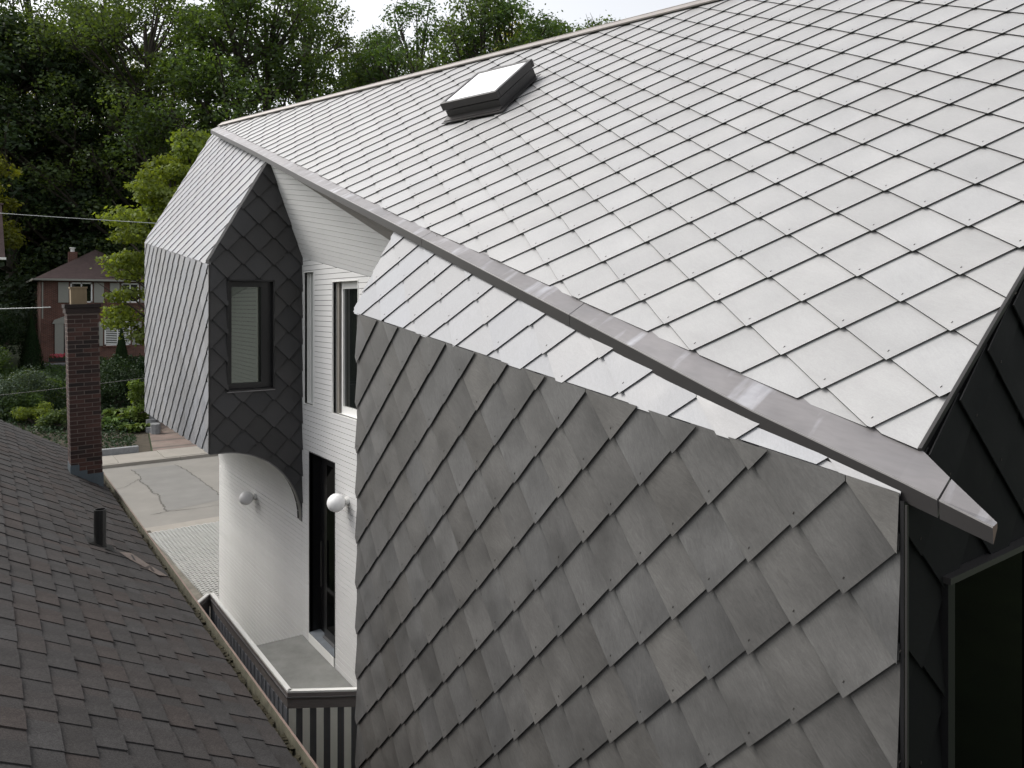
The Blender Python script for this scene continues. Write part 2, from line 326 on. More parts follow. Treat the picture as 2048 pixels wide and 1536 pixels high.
# ------------------------------------------------------------------ diamond shingle cladding
T_, GAP = .0045, .0055
def shingle_poly(H, V, du=.028, up=.035):
    g = .0015; e = .030
    return [(0, -V / 2 - du), (H / 2 - g, -du + e), (H / 2 - g, up), (0, V / 2 + up), (-H / 2 + g, up), (-H / 2 + g, -du + e)]
def shingle_mesh(polys, V, hook, mats, gap=GAP):
    k = 2 * (T_ + gap) / V; g0 = k * (V / 2 + .03) + T_ + .001
    mb = MB()
    for p in polys:
        n = len(p); h = [g0 - k * y for x, y in p]
        mb.add([(x, y, hh) for (x, y), hh in zip(p, h)], [tuple(range(n))], 0, 0)
        mb.add([(x, y, hh) for (x, y), hh in zip(p, h)] + [(x, y, hh - T_) for (x, y), hh in zip(p, h)],
               [(n + i, n + (i + 1) % n, (i + 1) % n, i) for i in range(n)] + [tuple(range(n, 2 * n))[::-1]], 0, 1)
    if hook:
        y = -V / 2 + .028; z = g0 - k * y
        c, s_ = math.cos(1.1), math.sin(1.1)
        L, W = .0050, .0010
        q = [(c * a - s_ * b, s_ * a + c * b + y) for a, b in ((-L, -W), (L, -W), (L, W), (-L, W))]
        mb.add([(x, yy, z - .001) for x, yy in q] + [(x, yy, z + .0022) for x, yy in q], [(4, 5, 6, 7), (0, 1, 5, 4), (1, 2, 6, 5), (2, 3, 7, 6), (3, 0, 4, 7)], 0, 2)
    me = bpy.data.meshes.new('shingle'); me.from_pydata(mb.V, [], mb.F)
    for m in mats: me.materials.append(m)
    me.polygons.foreach_set('material_index', mb.I); me.update()
    return me
BUCKET = {}
def clad(name, parent, O, e1, e2, H, V, cells, clips, holes=(), mat='wall_slate', seed=1, gap=GAP):
    """cells: iterable of (cx, cy, h-vector, v-vector) tile centres in the plane; every tile is a piece of its own"""
    O, e1, e2 = Vector(O), Vector(e1).normalized(), Vector(e2).normalized(); n = e1.cross(e2)
    r = random.Random(seed); mats = [M[mat], M['shaded_cut_edge'], M['hook']]
    full = shingle_mesh([shingle_poly(H, V)], V, True, mats, gap); base = shingle_poly(H, V)
    for cx, cy, hv, vv in cells:
        ang = math.atan2(hv[1], hv[0]) * .5 + math.atan2(-vv[0], vv[1]) * .5
        sx, sy = math.hypot(*hv) / H, math.hypot(*vv) / V
        ang += r.uniform(-.003, .003)
        ca, sa = math.cos(ang), math.sin(ang)
        W = [(cx + ca * x * sx - sa * y * sy, cy + sa * x * sx + ca * y * sy) for x, y in base]
        hps = clips(cx, cy)
        P = clipall(W, hps)
        vis = clipall([(cx, cy - vv[1] / 2), (cx + hv[0] / 2, cy), (cx, cy + vv[1] / 2), (cx - hv[0] / 2, cy)], hps)
        if area(P) < 2e-4 or area(vis) < 1.2e-3: continue
        P = [P]
        for hl in holes: P = subtract(P, hl)
        P = [p for p in P if area(p) > 2e-4]
        if not P: continue
        whole = len(P) == 1 and abs(area(P[0]) - area(W)) < 1e-6
        if whole: me = full
        else:
            loc = [[((x - cx) * ca + (y - cy) * sa, -(x - cx) * sa + (y - cy) * ca) for x, y in p] for p in P]
            loc = [[(x / sx, y / sy) for x, y in p] for p in loc]
            tip = any(min(math.hypot(x, y + V / 2 - .03) for x, y in p) < .06 for p in loc) and area(P[0]) > .03
            me = shingle_mesh(loc, V, tip, mats, gap)
        E1 = e1 * ca + e2 * sa; E2 = -e1 * sa + e2 * ca
        tl = r.uniform(-.0015, .0015); n2 = (n + E1 * tl).normalized(); E1 = E2.cross(n2)
        mt = Matrix.Identity(4)
        pos = O + e1 * cx + e2 * cy + n * r.uniform(-.0004, .0004)
        for i in range(3): mt[i][0] = E1[i] * sx; mt[i][1] = E2[i] * sy; mt[i][2] = n2[i]; mt[i][3] = pos[i]
        BUCKET.setdefault(name, []).append((pos.length ** 2 / max(.02, abs(n.dot(pos.normalized()))), me, mt, parent))
def lattice(ax, ay, H, V, x0, x1, y0, y1):
    """centres of tiles whose bottom tips include (ax, ay)"""
    for j in range(int((y0 - ay) / (V / 2)) - 3, int((y1 - ay) / (V / 2)) + 3):
        for i in range(int((x0 - ax) / H) - 2, int((x1 - ax) / H) + 3):
            cx = ax + i * H + (j % 2) * H / 2; cy = ay + j * V / 2 + V / 2
            if x0 - H < cx < x1 + H and y0 - V < cy < y1 + V: yield cx, cy, (H, 0), (0, V)
def flush(limit=300):
    r = random.Random(3)
    for name, L in BUCKET.items():
        L.sort(key=lambda t: t[0])
        for _, me, mt, par in L[:limit]: link(name, me, par, mt)
        rest = L[limit:]
        if rest:
            par = rest[0][3]; V = []; F = []; I = []; Rn = []
            me0 = rest[0][1]
            for _, me, mt, _p in rest:
                b = len(V); x = r.random()
                V += [tuple(mt @ v.co) for v in me.vertices]
                for p in me.polygons: F.append(tuple(i + b for i in p.vertices)); I.append(p.material_index); Rn.append(x)
            mesh(name, V, F, list(me0.materials), par, I, Rn, kind='stuff')

# ------------------------------------------------------------------ terrain and street
G = -5.76
def gz(x, y):
    if y < 31.3: return G
    if y < 59: z = G + (y - 31.3) / 27.7 * 1.72
    elif y < 130: z = -4.04 + (y - 59) * .10
    else: z = 3.06
    return z
xs = [-300, -120, -60, -40, -25, -12, 0, 6, 12, 20, 30, 45, 70, 120, 300]; ys = [-200, -60, 0, 15, 25, 31.3, 35, 40, 45, 50, 55, 59, 65, 75, 90, 110, 130, 200, 600]
V = [(x, y, gz(x, y) - .02) for y in ys for x in xs]; nx = len(xs)
mesh('ground', V, [(j * nx + i, j * nx + i + 1, (j + 1) * nx + i + 1, (j + 1) * nx + i) for j in range(len(ys) - 1) for i in range(nx - 1)], M['grass'], kind='structure')
def sheet(name, pts, z, m, kind='structure', parent=None):
    return mesh(name, [(x, y, z if not callable(z) else z(x, y)) for x, y in pts], [tuple(range(len(pts)))], m, parent, kind=kind)
sheet('road', [(-80, 20.98), (90, 20.98), (90, 29.4), (-80, 29.4)], G - .012, M['asphalt'])
def px2g(x, y, ox=200, oy=870, s=250 / 1670):     # street survey: plan positions of the crack lines
    u, v = ox + x * s, oy + y * s
    a = (u - 1024) / 1480; d = 5.765 * 1480 / (v - 608)
    return ((a * math.cos(YAW) + math.sin(YAW)) * d, (-a * math.sin(YAW) + math.cos(YAW)) * d)
ck1 = [px2g(*p) for p in ((415, 460), (470, 500), (520, 540), (548, 582), (520, 612), (600, 655), (660, 710), (700, 770), (790, 800), (800, 860), (850, 950), (885, 1015))]
ck2 = [px2g(*p) for p in ((1010, 395), (1080, 430), (1160, 470), (1240, 530), (1330, 588), (1430, 665), (1530, 735), (1590, 800), (1640, 860))]
ck3 = [px2g(*p) for p in ((690, 1065), (760, 1050), (880, 1020), (1100, 1000), (1400, 965), (1590, 935))]
ck4 = [px2g(*p) for p in ((150, 740), (330, 695), (480, 610), (548, 582))]
mb = MB(); mb.add([(*p, G - .008) for p in ck1 + ck2[::-1]], [tuple(range(len(ck1 + ck2)))]); mb.out('road_patch', M['asphalt_old'], kind='structure')
mb = MB()
rr = random.Random(4)
for c, wd in ((ck1, .035), (ck2, .03), (ck3, .02), (ck4, .014)):
    # subdivide with jitter so the crack wanders
    P = []
    for a, b in zip(c, c[1:]):
        for k in range(5):
            t = k / 5; P.append((a[0] + (b[0] - a[0]) * t + rr.uniform(-.03, .03), a[1] + (b[1] - a[1]) * t + rr.uniform(-.03, .03)))
    P.append(c[-1])
    for a, b in zip(P, P[1:]):
        d = Vector((b[0] - a[0], b[1] - a[1])).normalized(); nrm = Vector((-d.y, d.x)) * wd * rr.uniform(.3, .8)
        mb.add([(a[0] - nrm.x, a[1] - nrm.y, G - .004), (b[0] - nrm.x, b[1] - nrm.y, G - .004), (b[0] + nrm.x, b[1] + nrm.y, G - .004), (a[0] + nrm.x, a[1] + nrm.y, G - .004)], [(0, 1, 2, 3)])
mb.out('road_crack', M['crack'], kind='structure')
# pavement beyond the road, slab by slab, with its kerb
pv = mesh('pavement', [(-80, 29.55, G + .06), (90, 29.55, G + .06), (90, 31.3, G + .06), (-80, 31.3, G + .06)], [(0, 1, 2, 3)], M['soil'], kind='structure')
x = -14.0
for i in range(22):
    wd = 1.5
    b = MB(); b.box(x, x + wd - .015, 29.56, 31.2, G + .03, G + .105 + rr.uniform(-.01, .01)); b.out('paving_slab', M['kerb'], pv)
    x += wd
x = -15.0
for i in range(12):
    b = MB(); b.box(x, x + 2.99, 29.4, 29.545, G - .05, G + .10); b.out('kerbstone', M['kerb'], pv); x += 3.0
# strip of bare earth beside the road edge and the driveway grid
sheet('bare_strip', [(2.2, 14.0), (3.5, 14.0), (3.5, 20.7), (2.2, 20.7)], G - .008, M['soil'])
sheet('apron', [(-30, 20.4), (40, 20.4), (40, 20.98), (-30, 20.98)], G - .01, M['kerb'])
sheet('grid_bed', [(3.3, 13.6), (12, 13.6), (12, 20.45), (3.3, 20.45)], G - .004, M['grit'])
mb = MB(); hp = polyhp([(3.60, 13.8), (9, 13.8), (9, 20.36), (3.40, 20.36)])
for sgn in (-1, 1):
    a = R(33) * sgn; d = (math.cos(a), math.sin(a)); nn = (-d[1], d[0])
    for i in range(-130, 130):
        c = (6.0 + nn[0] * i * .092, 17 + nn[1] * i * .092)
        p = [(c[0] + d[0] * s + nn[0] * t, c[1] + d[1] * s + nn[1] * t) for s, t in ((-9, -.0105), (9, -.0105), (9, .0105), (-9, .0105))]
        p = clipall(p, hp)
        if area(p) > .003: mb.slab([(x, y, G + .002 + .002 * (sgn > 0)) for x, y in p], (0, 0, .03))
mb.out('grass_grid_paver', M['paver'], kind='stuff')
# brick drive climbing beyond the pavement
sheet('brick_drive', [(5.4, 31.3), (11, 31.3), (12, 45), (7.2, 45)], lambda x, y: gz(x, y) + .015, M['drive_brick'])
sheet('planting_bed', [(-20, 31.3), (5.35, 31.3), (7.1, 45), (-20, 45)], lambda x, y: gz(x, y) + .006, M['soil'])
be = MB(); be.box(-14, 4.9, 31.3, 31.55, G, G + .32); tag(be.out('stone_edging', M['stone']), 'low grey stone edging along the planting bed behind the pavement', 'edging')

# ------------------------------------------------------------------ the shingled house
house = thing('shingled_house', 'large house with pale diamond shingle roof, grey shingle walls and white siding recess', 'house')
SL = .1265 / 1.0                       # the eaves fall towards the viewer
def ze(y): return -.763 + .1265 * y
# --- gutter curve: upper edge on the roof (T) and outer lip (Mx), by distance along the house
Tt = [(.90, 2.414, -.652), (.93, 2.420, -.646), (1.217, 2.539, -.479), (1.461, 2.553, -.412), (1.802, 2.566, -.324), (2.499, 2.608, -.132), (3.011, 2.645, .013), (3.919, 2.717, .277), (5.534, 2.826, .731), (8.252, 3.068, 1.538), (14.093, 3.547, 3.242), (14.4, 3.572, 3.33)]
Mt = [(.93, 2.396, -.651), (1.325, 2.425, -.540), (1.695, 2.440, -.449), (2.763, 2.527, -.132), (5.592, 2.755, .690), (7.884, 2.931, 1.350), (9.306, 3.051, 1.767), (10.858, 3.181, 2.222), (14.031, 3.419, 3.131), (14.4, 3.447, 3.237)]
def tab(Tb, y):
    for a, b in zip(Tb, Tb[1:]):
        if y <= b[0]:
            t = (y - a[0]) / (b[0] - a[0]); return Vector((a[1] + (b[1] - a[1]) * t, y, a[2] + (b[2] - a[2]) * t))
    a, b = Tb[-2:]; t = (y - a[0]) / (b[0] - a[0]); return Vector((a[1] + (b[1] - a[1]) * t, y, a[2] + (b[2] - a[2]) * t))

# --- main roof
RO = Vector((2.53867, 1.21722, -.47879)); r1 = Vector((.29026, -.95695, 0)); r2 = Vector((.7504, .22761, .62056)); rn = r1.cross(r2).normalized()
def rp(s, t, h=0): return RO + r1 * s + r2 * t + rn * h
GUT = [(2.0, -.93), (0, 0), (-.229, .107), (-.552, .249), (-1.206, .559), (-1.686, .793), (-2.534, 1.218), (-4.047, 1.949), (-6.579, 3.25), (-12.03, 6.0), (-14, 7.0)]
RID = [(3.0, 5.70), (-2.5, 5.80), (-12.1, 6.02)]
deck_h = -.032
deck = MB()
body = [(0, 0)] + GUT[2:10] + [(-12.13, 6.05), (-2.5, 5.84), (1.44, 5.76)]
deck.slab([rp(s, t, deck_h) for s, t in body], rn * -.10)
main_roof = deck.out('main_roof', M['under'], house)
Cf = [[-0.7538374909744299, 0.6408559918885642], [2.0042151413217084, 1.7909135099055087], [1.9886253468072537, -1.824059005668476], [-0.053326289323363946, -0.012533765665441272], [-0.06971322355794472, -0.00870460202860114], [-0.006814995947396135, 0.013274290338107118], [-0.002902681171662128, 0.0022025779142617313], [-0.03394450809708568, 0.013771019115255181], [-0.031194913104473122, 0.016328158666220883], [0.005221271380574322, -0.0041584819493716415]]
tm = [(0, 0), (1, 0), (0, 1), (2, 0), (1, 1), (0, 2), (3, 0), (2, 1), (1, 2), (0, 3)]
def node(a, b):
    s = t = 0
    for (i, j), c in zip(tm, Cf):
        k = (a / 10) ** i * (b / 10) ** j; s += c[0] * k; t += c[1] * k
    return s, t
def roof_cells():
    for a in range(-18, 22):
        for b in range(-44, 12):
            s, t = node(a + .5, b - .5)
            if -12.6 < s < 2.6 and -.6 < t < 6.4 and a + b < 15:
                p, q = node(a + 1, b), node(a, b - 1); u, d = node(a + 1, b - 1), node(a, b)
                if abs(p[0] - q[0] - .4) > .08 or abs(u[1] - d[1] - .375) > .07: continue
                yield s, t, (p[0] - q[0], p[1] - q[1]), (u[0] - d[0], u[1] - d[1])
def roof_clip(s, t):
    L = [left_of((0, 0), (1.44, 5.76)), (-1, 0, 12.08)]
    for a, b in zip(GUT, GUT[1:]):
        if b[0] <= s <= a[0]: L.append(left_of(b, a)); break
    for a, b in zip(RID, RID[1:]):
        if b[0] <= s <= a[0]: L.append(left_of(a, b)); break
    return L
clad('roof_shingle', main_roof, rp(0, 0, deck_h + .003), r1, r2, .405, .370, roof_cells(), roof_clip, [], 'roof_slate', 11)
# ridge cap, in lengths
seg = [-12.13, -9.6, -7.1, -4.6, -2.5, .1, 1.5]
for a, b in zip(seg, seg[1:]):
    def rt(s): return 5.80 + (-2.5 - s) * .0235 if s < -2.5 else 5.80 - (s + 2.5) * .018
    m_ = MB(); P = [rp(a + .004, rt(a) - .01, .006), rp(b - .004, rt(b) - .01, .006), rp(b - .004, rt(b) + .105, .006), rp(a + .004, rt(a) + .105, .006)]
    m_.slab(P, rn * .016); m_.slab([P[3] + rn * -.16, P[2] + rn * -.16, P[2] + r2 * .012 + rn * -.16, P[3] + r2 * .012 + rn * -.16], rn * .18)
    m_.out('ridge_cap', M['cap'], house)
# rake flashing at the near edge
m_ = MB(); m_.slab([rp(0, 0, -.03), rp(1.44, 5.76, -.03), rp(1.452, 5.76, -.03), rp(.012, 0, -.03)], rn * .028); m_.out('rake_trim', M['metal_dark'], house)

# --- gutter sections
cuts = [.93, 1.09, 3.02, 4.93, 7.0, 8.85, 10.62, 12.25, 13.62, 14.30]
ystops = sorted(set([.93, 1.217, 1.461, 1.802, 2.5, 3.011, 3.919, 5.534, 6.3, 7.3, 8.252, 9.3, 10.1, 10.86, 12, 13, 14.03, 14.30] + cuts))
for a, b in zip(cuts, cuts[1:]):
    yy = [a + .003] + [y for y in ystops if a < y < b] + [b - .003]
    V = []; F = []; I = []
    for y in yy:
        t, m = tab(Tt, y), tab(Mt, y); l = m + Vector((.0, 0, -.066 if y > 1.3 else -.050 - .016 * (y - .93) / .37))
        if y < 1.217: inn = Vector((t.x - .004, y, t.z - .035)); inn = inn if y > 1.0 else Vector((t.x, y, t.z - .012))
        else: inn = Vector((m.x + .12, y, l.z + .004))
        tt = t + rn * .004
        lip = m + Vector((-.006, 0, .004)); l = l + Vector((-.002, 0, 0))
        if y >= 1.217: tt = tt + r2 * .02 - rn * .022; inn2 = Vector((tt.x + .03, y, tt.z - .05))
        else: inn2 = inn
        V += [tt, m + rn * .004, lip, lip + Vector((0, 0, -.006)), l, inn, inn2]
    k = 7
    for i in range(len(yy) - 1):
        for j in range(k): F.append((i * k + j, i * k + (j + 1) % k, (i + 1) * k + (j + 1) % k, (i + 1) * k + j)); I.append(1 if j in (3, 4) else (3 if j in (1, 2) else 0))
    F += [tuple(range(k)), tuple(range((len(yy) - 1) * k, len(yy) * k))[::-1]]; I += [2 if a == cuts[0] else 0, 0]
    mesh('gutter_section', V, F, [M['zinc'], M['metal_dark'], M['gutter_tan'], M['lip_shine']], house, I)
# --- grey underside board between the gutter and the white overhang
def white_x(y, z): return 3.627 - (z - (.647 - .1497 * (10.065 - y))) / 2.833
m_ = MB(); V = []; F = []
yy = [5.45, 5.9, 6.5, 7.2, 8, 8.8, 9.5, 10.04]
def inner(y): return Vector((white_x(y, 1.815 - (9.81 - y) * .4145) + .012, y, 1.815 - (9.81 - y) * .4145))
for part in range(4):                       # long grey boards running with the gutter
    V = []; F = []
    for y in yy:
        l = tab(Mt, y) + Vector((.004, 0, -.062)); q = inner(y)
        t0, t1 = part / 4 + .012, (part + 1) / 4 - .002
        a, b = l.lerp(q, t0), l.lerp(q, t1); V += [a, b, b + Vector((0, 0, .02)), a + Vector((0, 0, .02))]
    for i in range(len(yy) - 1):
        for j in range(4): F.append((i * 4 + j, i * 4 + (j + 1) % 4, (i + 1) * 4 + (j + 1) % 4, (i + 1) * 4 + j))
    mesh('gutter_underside', V, F, M['soffit_grey'], house)

# --- long outer wall, near volume
XW = 2.400; XS = XW + .014
Y0, Y1, Y2, Y3 = 1.205, 5.43, 10.07, 14.66
def zs(y): return ze(y)
wall = MB()
wall.add([(XS, Y0, G), (XS, Y1, G), (XS, Y1, ze(Y1)), (XS, Y0, ze(Y0)), (XS + .2, Y0, G), (XS + .2, Y1, G), (XS + .2, Y1, ze(Y1)), (XS + .2, Y0, ze(Y0))],
         [(0, 1, 2, 3), (7, 6, 5, 4), (1, 5, 6, 2), (0, 4, 5, 1), (3, 2, 6, 7)])
wall.add([(XS, Y1, G), (5.4, Y1, G), (5.4, Y1, 1.6), (3.35, Y1, .45), (2.66, Y1, .33), (XS, Y1, ze(Y1))], [(0, 5, 4, 3, 2, 1)])
near_wall = wall.out('near_wall', M['under'], house)
# plane (x = -Y, y = Z): looking at the wall from outside, x runs towards the viewer's right
ew1, ew2 = (0, -1, 0), (0, 0, 1)
def near_clip(x, y):
    return [left_of((-Y1, 0), (-Y1, -1)), left_of((-Y0 - .0, -1), (-Y0 - .0, 0)), left_of((-Y0, ze(Y0) + .004), (-Y1, ze(Y1) + .004)), (0, -1, 4.4)]
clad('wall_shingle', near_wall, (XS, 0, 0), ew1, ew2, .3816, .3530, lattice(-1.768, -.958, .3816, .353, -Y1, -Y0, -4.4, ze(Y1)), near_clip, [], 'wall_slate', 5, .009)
# corner trims of the wall
m_ = MB(); m_.box(2.392, 2.402, 1.179, 1.186, G, ze(1.2) - .03); m_.out('corner_trim', M['metal_dark'], house)
m_ = MB(); m_.box(2.392, 2.41, 1.189, 1.201, G, ze(1.2) - .02); m_.out('corner_trim', M['black'], house)
m_ = MB(); m_.box(2.404, 2.46, 5.432, 5.445, G, ze(5.4)); m_.out('corner_trim', M['metal_dark'], house)

# --- box wall (street end of the same plane)
wall = MB()
wall.add([(XS, Y2, -1.93), (XS, Y3, -1.93), (XS, Y3, ze(Y3)), (XS, Y2, ze(Y2)), (3.6, Y3, -1.93), (3.6, Y3, 3.1)], [(0, 1, 2, 3), (1, 4, 5, 2)])
wall.add([(XS, Y2, -1.93), (XS, Y3, -1.93), (2.56, Y3, -1.93), (2.56, Y2, -1.93)], [(0, 1, 2, 3)])
box_wall = wall.out('box_wall', M['under'], house)
def box_clip(x, y): return [left_of((-Y3, 0), (-Y3, -1)), left_of((-Y2, -1), (-Y2, 0)), left_of((-Y2, ze(Y2) + .004), (-Y3, ze(Y3) + .004)), (0, -1, 1.935)]
clad('front_shingle', box_wall, (XS, 0, 0), ew1, ew2, .3816, .3530, lattice(-1.768, -.958, .3816, .353, -Y3, -Y2, -2, 1.2), box_clip, [], 'lit_front_slate', 6, .008)
m_ = MB(); m_.box(2.388, 2.404, Y2 - .03, Y2 - .006, -1.94, ze(Y2) - .01); m_.out('corner_trim', M['metal_dark'], house)

# --- steep side planes under the gutter
mh = Vector((-.1265, 1.742, 0)).normalized(); mg = Vector((1.742, .1265, 1.742 ** 2 + .1265 ** 2)).normalized()
m1 = -mh; mn = m1.cross(mg); MO = Vector((2.4, 0, -.763))
def m2(p): d = Vector(p) - MO; return d.dot(m1), d.dot(mg)
def mw(x, y, h=0): return MO + m1 * x + mg * y + mn * h
top = [m2(p) for p in ((2.398, 1.14, -.622), (2.418, 1.43, -.552), (2.444, 1.809, -.458), (2.525, 2.761, -.196), (2.768, 5.536, .578), (3.206, 10.254, 1.939), (3.62, 15.0, 3.33), (3.8, 17, 3.9))]
top.insert(0, (top[0][0] + 2, top[0][1] - .9))
def mans_clip(ya, yb, yat, ybt):
    A, B = m2((2.405, ya, ze(ya))), m2((2.405, yb, ze(yb)))
    At, Bt = m2((3.0, yat, ze(yat) + 1.045)), m2((3.0, ybt, ze(ybt) + 1.045))
    def f(x, y):
        ey = A[1] + (B[1] - A[1]) * (x - A[0]) / (B[0] - A[0]); ins = .010 if y > ey + .06 else -.005
        A0 = (A[0], A[1] - ins); B0 = (B[0], B[1] - ins)
        L = [left_of(B0, A0), left_of(A0, At), left_of(Bt, B0)]
        for k_, (p, q) in enumerate(zip(top, top[1:])):
            e_ = .004 if k_ < 3 else (.008 if k_ == 3 else (.03 if k_ == 4 else .07))
            if q[0] <= x <= p[0]: L.append(left_of((p[0], p[1] + e_), (q[0], q[1] + e_)))
        return L
    return f
def mans_deck(poly):
    m_ = MB(); m_.slab([mw(x, y, -.022) for x, y in poly], mn * -.05); return m_.out('side_roof', M['under'], house)
sd1 = mans_deck([m2((2.402, 1.22, ze(1.22))), m2((2.44, 1.8, -.46)), m2((2.525, 2.76, -.19)), m2((2.70, 5.40, .50)), m2((2.402, 5.40, ze(5.40)))])
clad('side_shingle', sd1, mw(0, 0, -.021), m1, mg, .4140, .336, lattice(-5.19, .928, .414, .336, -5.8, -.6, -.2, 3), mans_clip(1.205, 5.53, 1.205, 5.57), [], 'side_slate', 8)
sd2 = mans_deck([m2((2.402, 10.12, ze(10.12))), m2((3.23, 10.25, 1.94)), m2((3.60, 14.9, 3.2)), m2((2.402, 14.7, ze(14.7)))])
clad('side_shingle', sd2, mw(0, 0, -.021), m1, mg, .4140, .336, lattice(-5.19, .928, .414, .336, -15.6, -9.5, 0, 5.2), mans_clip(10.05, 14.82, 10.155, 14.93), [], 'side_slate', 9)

# --- cheek of the box in shade-coloured slate, with its window
CZ, CX, CR = -3.02, 2.55, 1.08
arc = [(CX + CR * math.cos(t), CZ + CR * math.sin(t)) for t in [R(a) for a in range(0, 91, 6)]]
void = [(2.2, -4.2), (CX + CR, -4.2)] + arc + [(2.2, CZ + CR)]
WX0, WX1, WZ0, WZ1 = 2.630, 3.222, -1.135, .308
pts = [(XS, -1.94)] + [(2.55, -1.94)]
cheek_poly = [[(2.402, -3.03), (3.63, -3.03), (3.63, .64), (3.19, 1.89), (3.165, 1.94), (2.402, .575)]]
cheek_poly = subtract(subtract(cheek_poly, void), [(WX0, WZ0), (WX1, WZ0), (WX1, WZ1), (WX0, WZ1)])
YB = 10.065
m_ = MB()
for p in cheek_poly: m_.slab([(x, YB + .014, z) for x, z in p], (0, .18, 0))
cheek = m_.out('cheek_wall', M['under'], house)
def cheek_clip(x, y): return polyhp([(2.403, -3.03), (3.628, -3.03), (3.628, .645), (3.192, 1.89), (3.155, 1.925), (2.403, .59)])
clad('cheek_shingle', cheek, (0, YB + .014, 0), (1, 0, 0), (0, 0, 1), .409, .366, lattice(3.023, 1.10, .409, .366, 2.4, 3.65, -3.1, 2), cheek_clip, [void, [(WX0, WZ0), (WX1, WZ0), (WX1, WZ1), (WX0, WZ1)]], 'shaded_slate', 12, .018)
# pale edge strip following the curve
m_ = MB(); ar2 = [(CX + CR * math.cos(R(a)), CZ + CR * math.sin(R(a))) for a in range(0, 91, 3)] + [(2.405, CZ + CR)]
for (a, b), (c, d) in zip(ar2, ar2[1:]):
    ua, ub = Vector((a - CX, b - CZ)).normalized() if a > CX else Vector((0, 1)), Vector((c - CX, d - CZ)).normalized() if c > CX else Vector((0, 1))
    m_.slab([(a, YB - .012, b), (c, YB - .012, d), (c - ub.x * .014, YB - .012, d - ub.y * .014), (a - ua.x * .014, YB - .012, b - ua.y * .014)], (0, .1, 0))
m_.out('curve_trim', M['metal'], house)
def window(x0, x1, z0, z1, parent=house):
    """black framed window set deep in the dark cheek"""
    m_ = MB(); e = .014
    for a in ((x0 - e, x0 + .004, z0 - e, z1 + e), (x1 - .004, x1 + e, z0 - e, z1 + e), (x0 - e, x1 + e, z1 - .004, z1 + e), (x0 - e, x1 + e, z0 - .016, z0 + .004)):
        m_.box(a[0], a[1], YB - .035, YB + .12, a[2], a[3])
    f = m_.out('cheek_window', M['black'], parent)
    m_ = MB(); m_.box(x0 - .02, x1 + .02, YB - .04, YB - .02, z0 - .03, z0 - .016); m_.out('sill_strip', M['zinc'], f)
    m_ = MB(); w = .062
    for a in ((x0 + .004, x0 + w, z0, z1), (x1 - w - .08, x1 - .004, z0, z1), (x0 + w, x1 - w - .08, z1 - w - .02, z1), (x0 + w, x1 - w - .08, z0, z0 + w + .02)):
        m_.box(a[0], a[1], YB + .05, YB + .12, a[2] + .001, a[3] - .001)
    m_.out('frame', M['black'], f)
    m_ = MB(); m_.box(x0 + w, x1 - w - .08, YB + .085, YB + .095, z0 + w, z1 - w); m_.out('pane', M['mirror_glass'], f)
    m_ = MB(); m_.box(x0 + .05, x1 - .05, YB + .13, YB + .16, z0, z1); m_.out('dark_backing', M['under'], f)
window(WX0, WX1, WZ0, WZ1)

# --- white recess wall, boards laid one by one
XR = 3.627; BH = .0682
DOOR = (8.892, 9.770, -4.455, -2.015); WIN = (8.183, 8.957, -1.381, .279); SLOT = (9.630, 9.985, -1.368, .432)
def rect(a): return [(a[0], a[2]), (a[1], a[2]), (a[1], a[3]), (a[0], a[3])]
m_ = MB()
bk = subtract(subtract(subtract([[(5.45, G), (14.47, G), (14.47, CZ), (10.06, CZ), (10.06, .62), (5.45, -.06)]], rect(DOOR)), rect(WIN)), rect(SLOT))
# (the polygon above is cut in two convex pieces first)
bk = [[(5.45, G), (10.06, G), (10.06, .63), (5.45, -.06)], [(10.06, G), (14.47, G), (14.47, CZ), (10.06, CZ)]]
for h_ in (DOOR, WIN, SLOT): bk = subtract(bk, rect(h_))
for p in bk: m_.slab([(XR + .013, y, z) for y, z in p], (.03, 0, 0))
recess = m_.out('recess_wall', M['under'], house)
z = G + .01; i = 0
while z < .64:
    za, zb = z + .003, z + BH - .003
    P = [[(5.46, za), (10.055, za), (10.055, zb), (5.46, zb)]]
    P = [clip(p, left_of((10.065, .642), (5.4, .642 - .1497 * 4.665))) for p in P]
    P = [p for p in P if area(p) > 1e-4]
    if zb < CZ + .03: P.append([(10.062, za), (12.197, za), (12.197, zb), (10.062, zb)]); P.append([(12.203, za), (14.47, za), (14.47, zb), (12.203, zb)])
    for h_ in (DOOR, WIN, SLOT): P = subtract(P, rect((h_[0] - .012, h_[1] + .012, h_[2] - .012, h_[3] + .012)))
    P = [p for p in P if area(p) > 1e-4]
    if P:
        comps = []
        for p in P:
            lo, hi = min(q[0] for q in p), max(q[0] for q in p); near_ = [c for c in comps if c[0] <= hi + .0005 and c[1] >= lo - .0005]
            n_ = [min([lo] + [c[0] for c in near_]), max([hi] + [c[1] for c in near_]), [p] + [q for c in near_ for q in c[2]]]
            comps = [c for c in comps if c not in near_] + [n_]
        for c in comps:
            b = MB()
            for p in c[2]: b.slab([(XR, y, zz) for y, zz in p], (.012, 0, 0))
            b.out('siding_board', M['white'], recess, at=(XR, c[0], z))
    z += BH
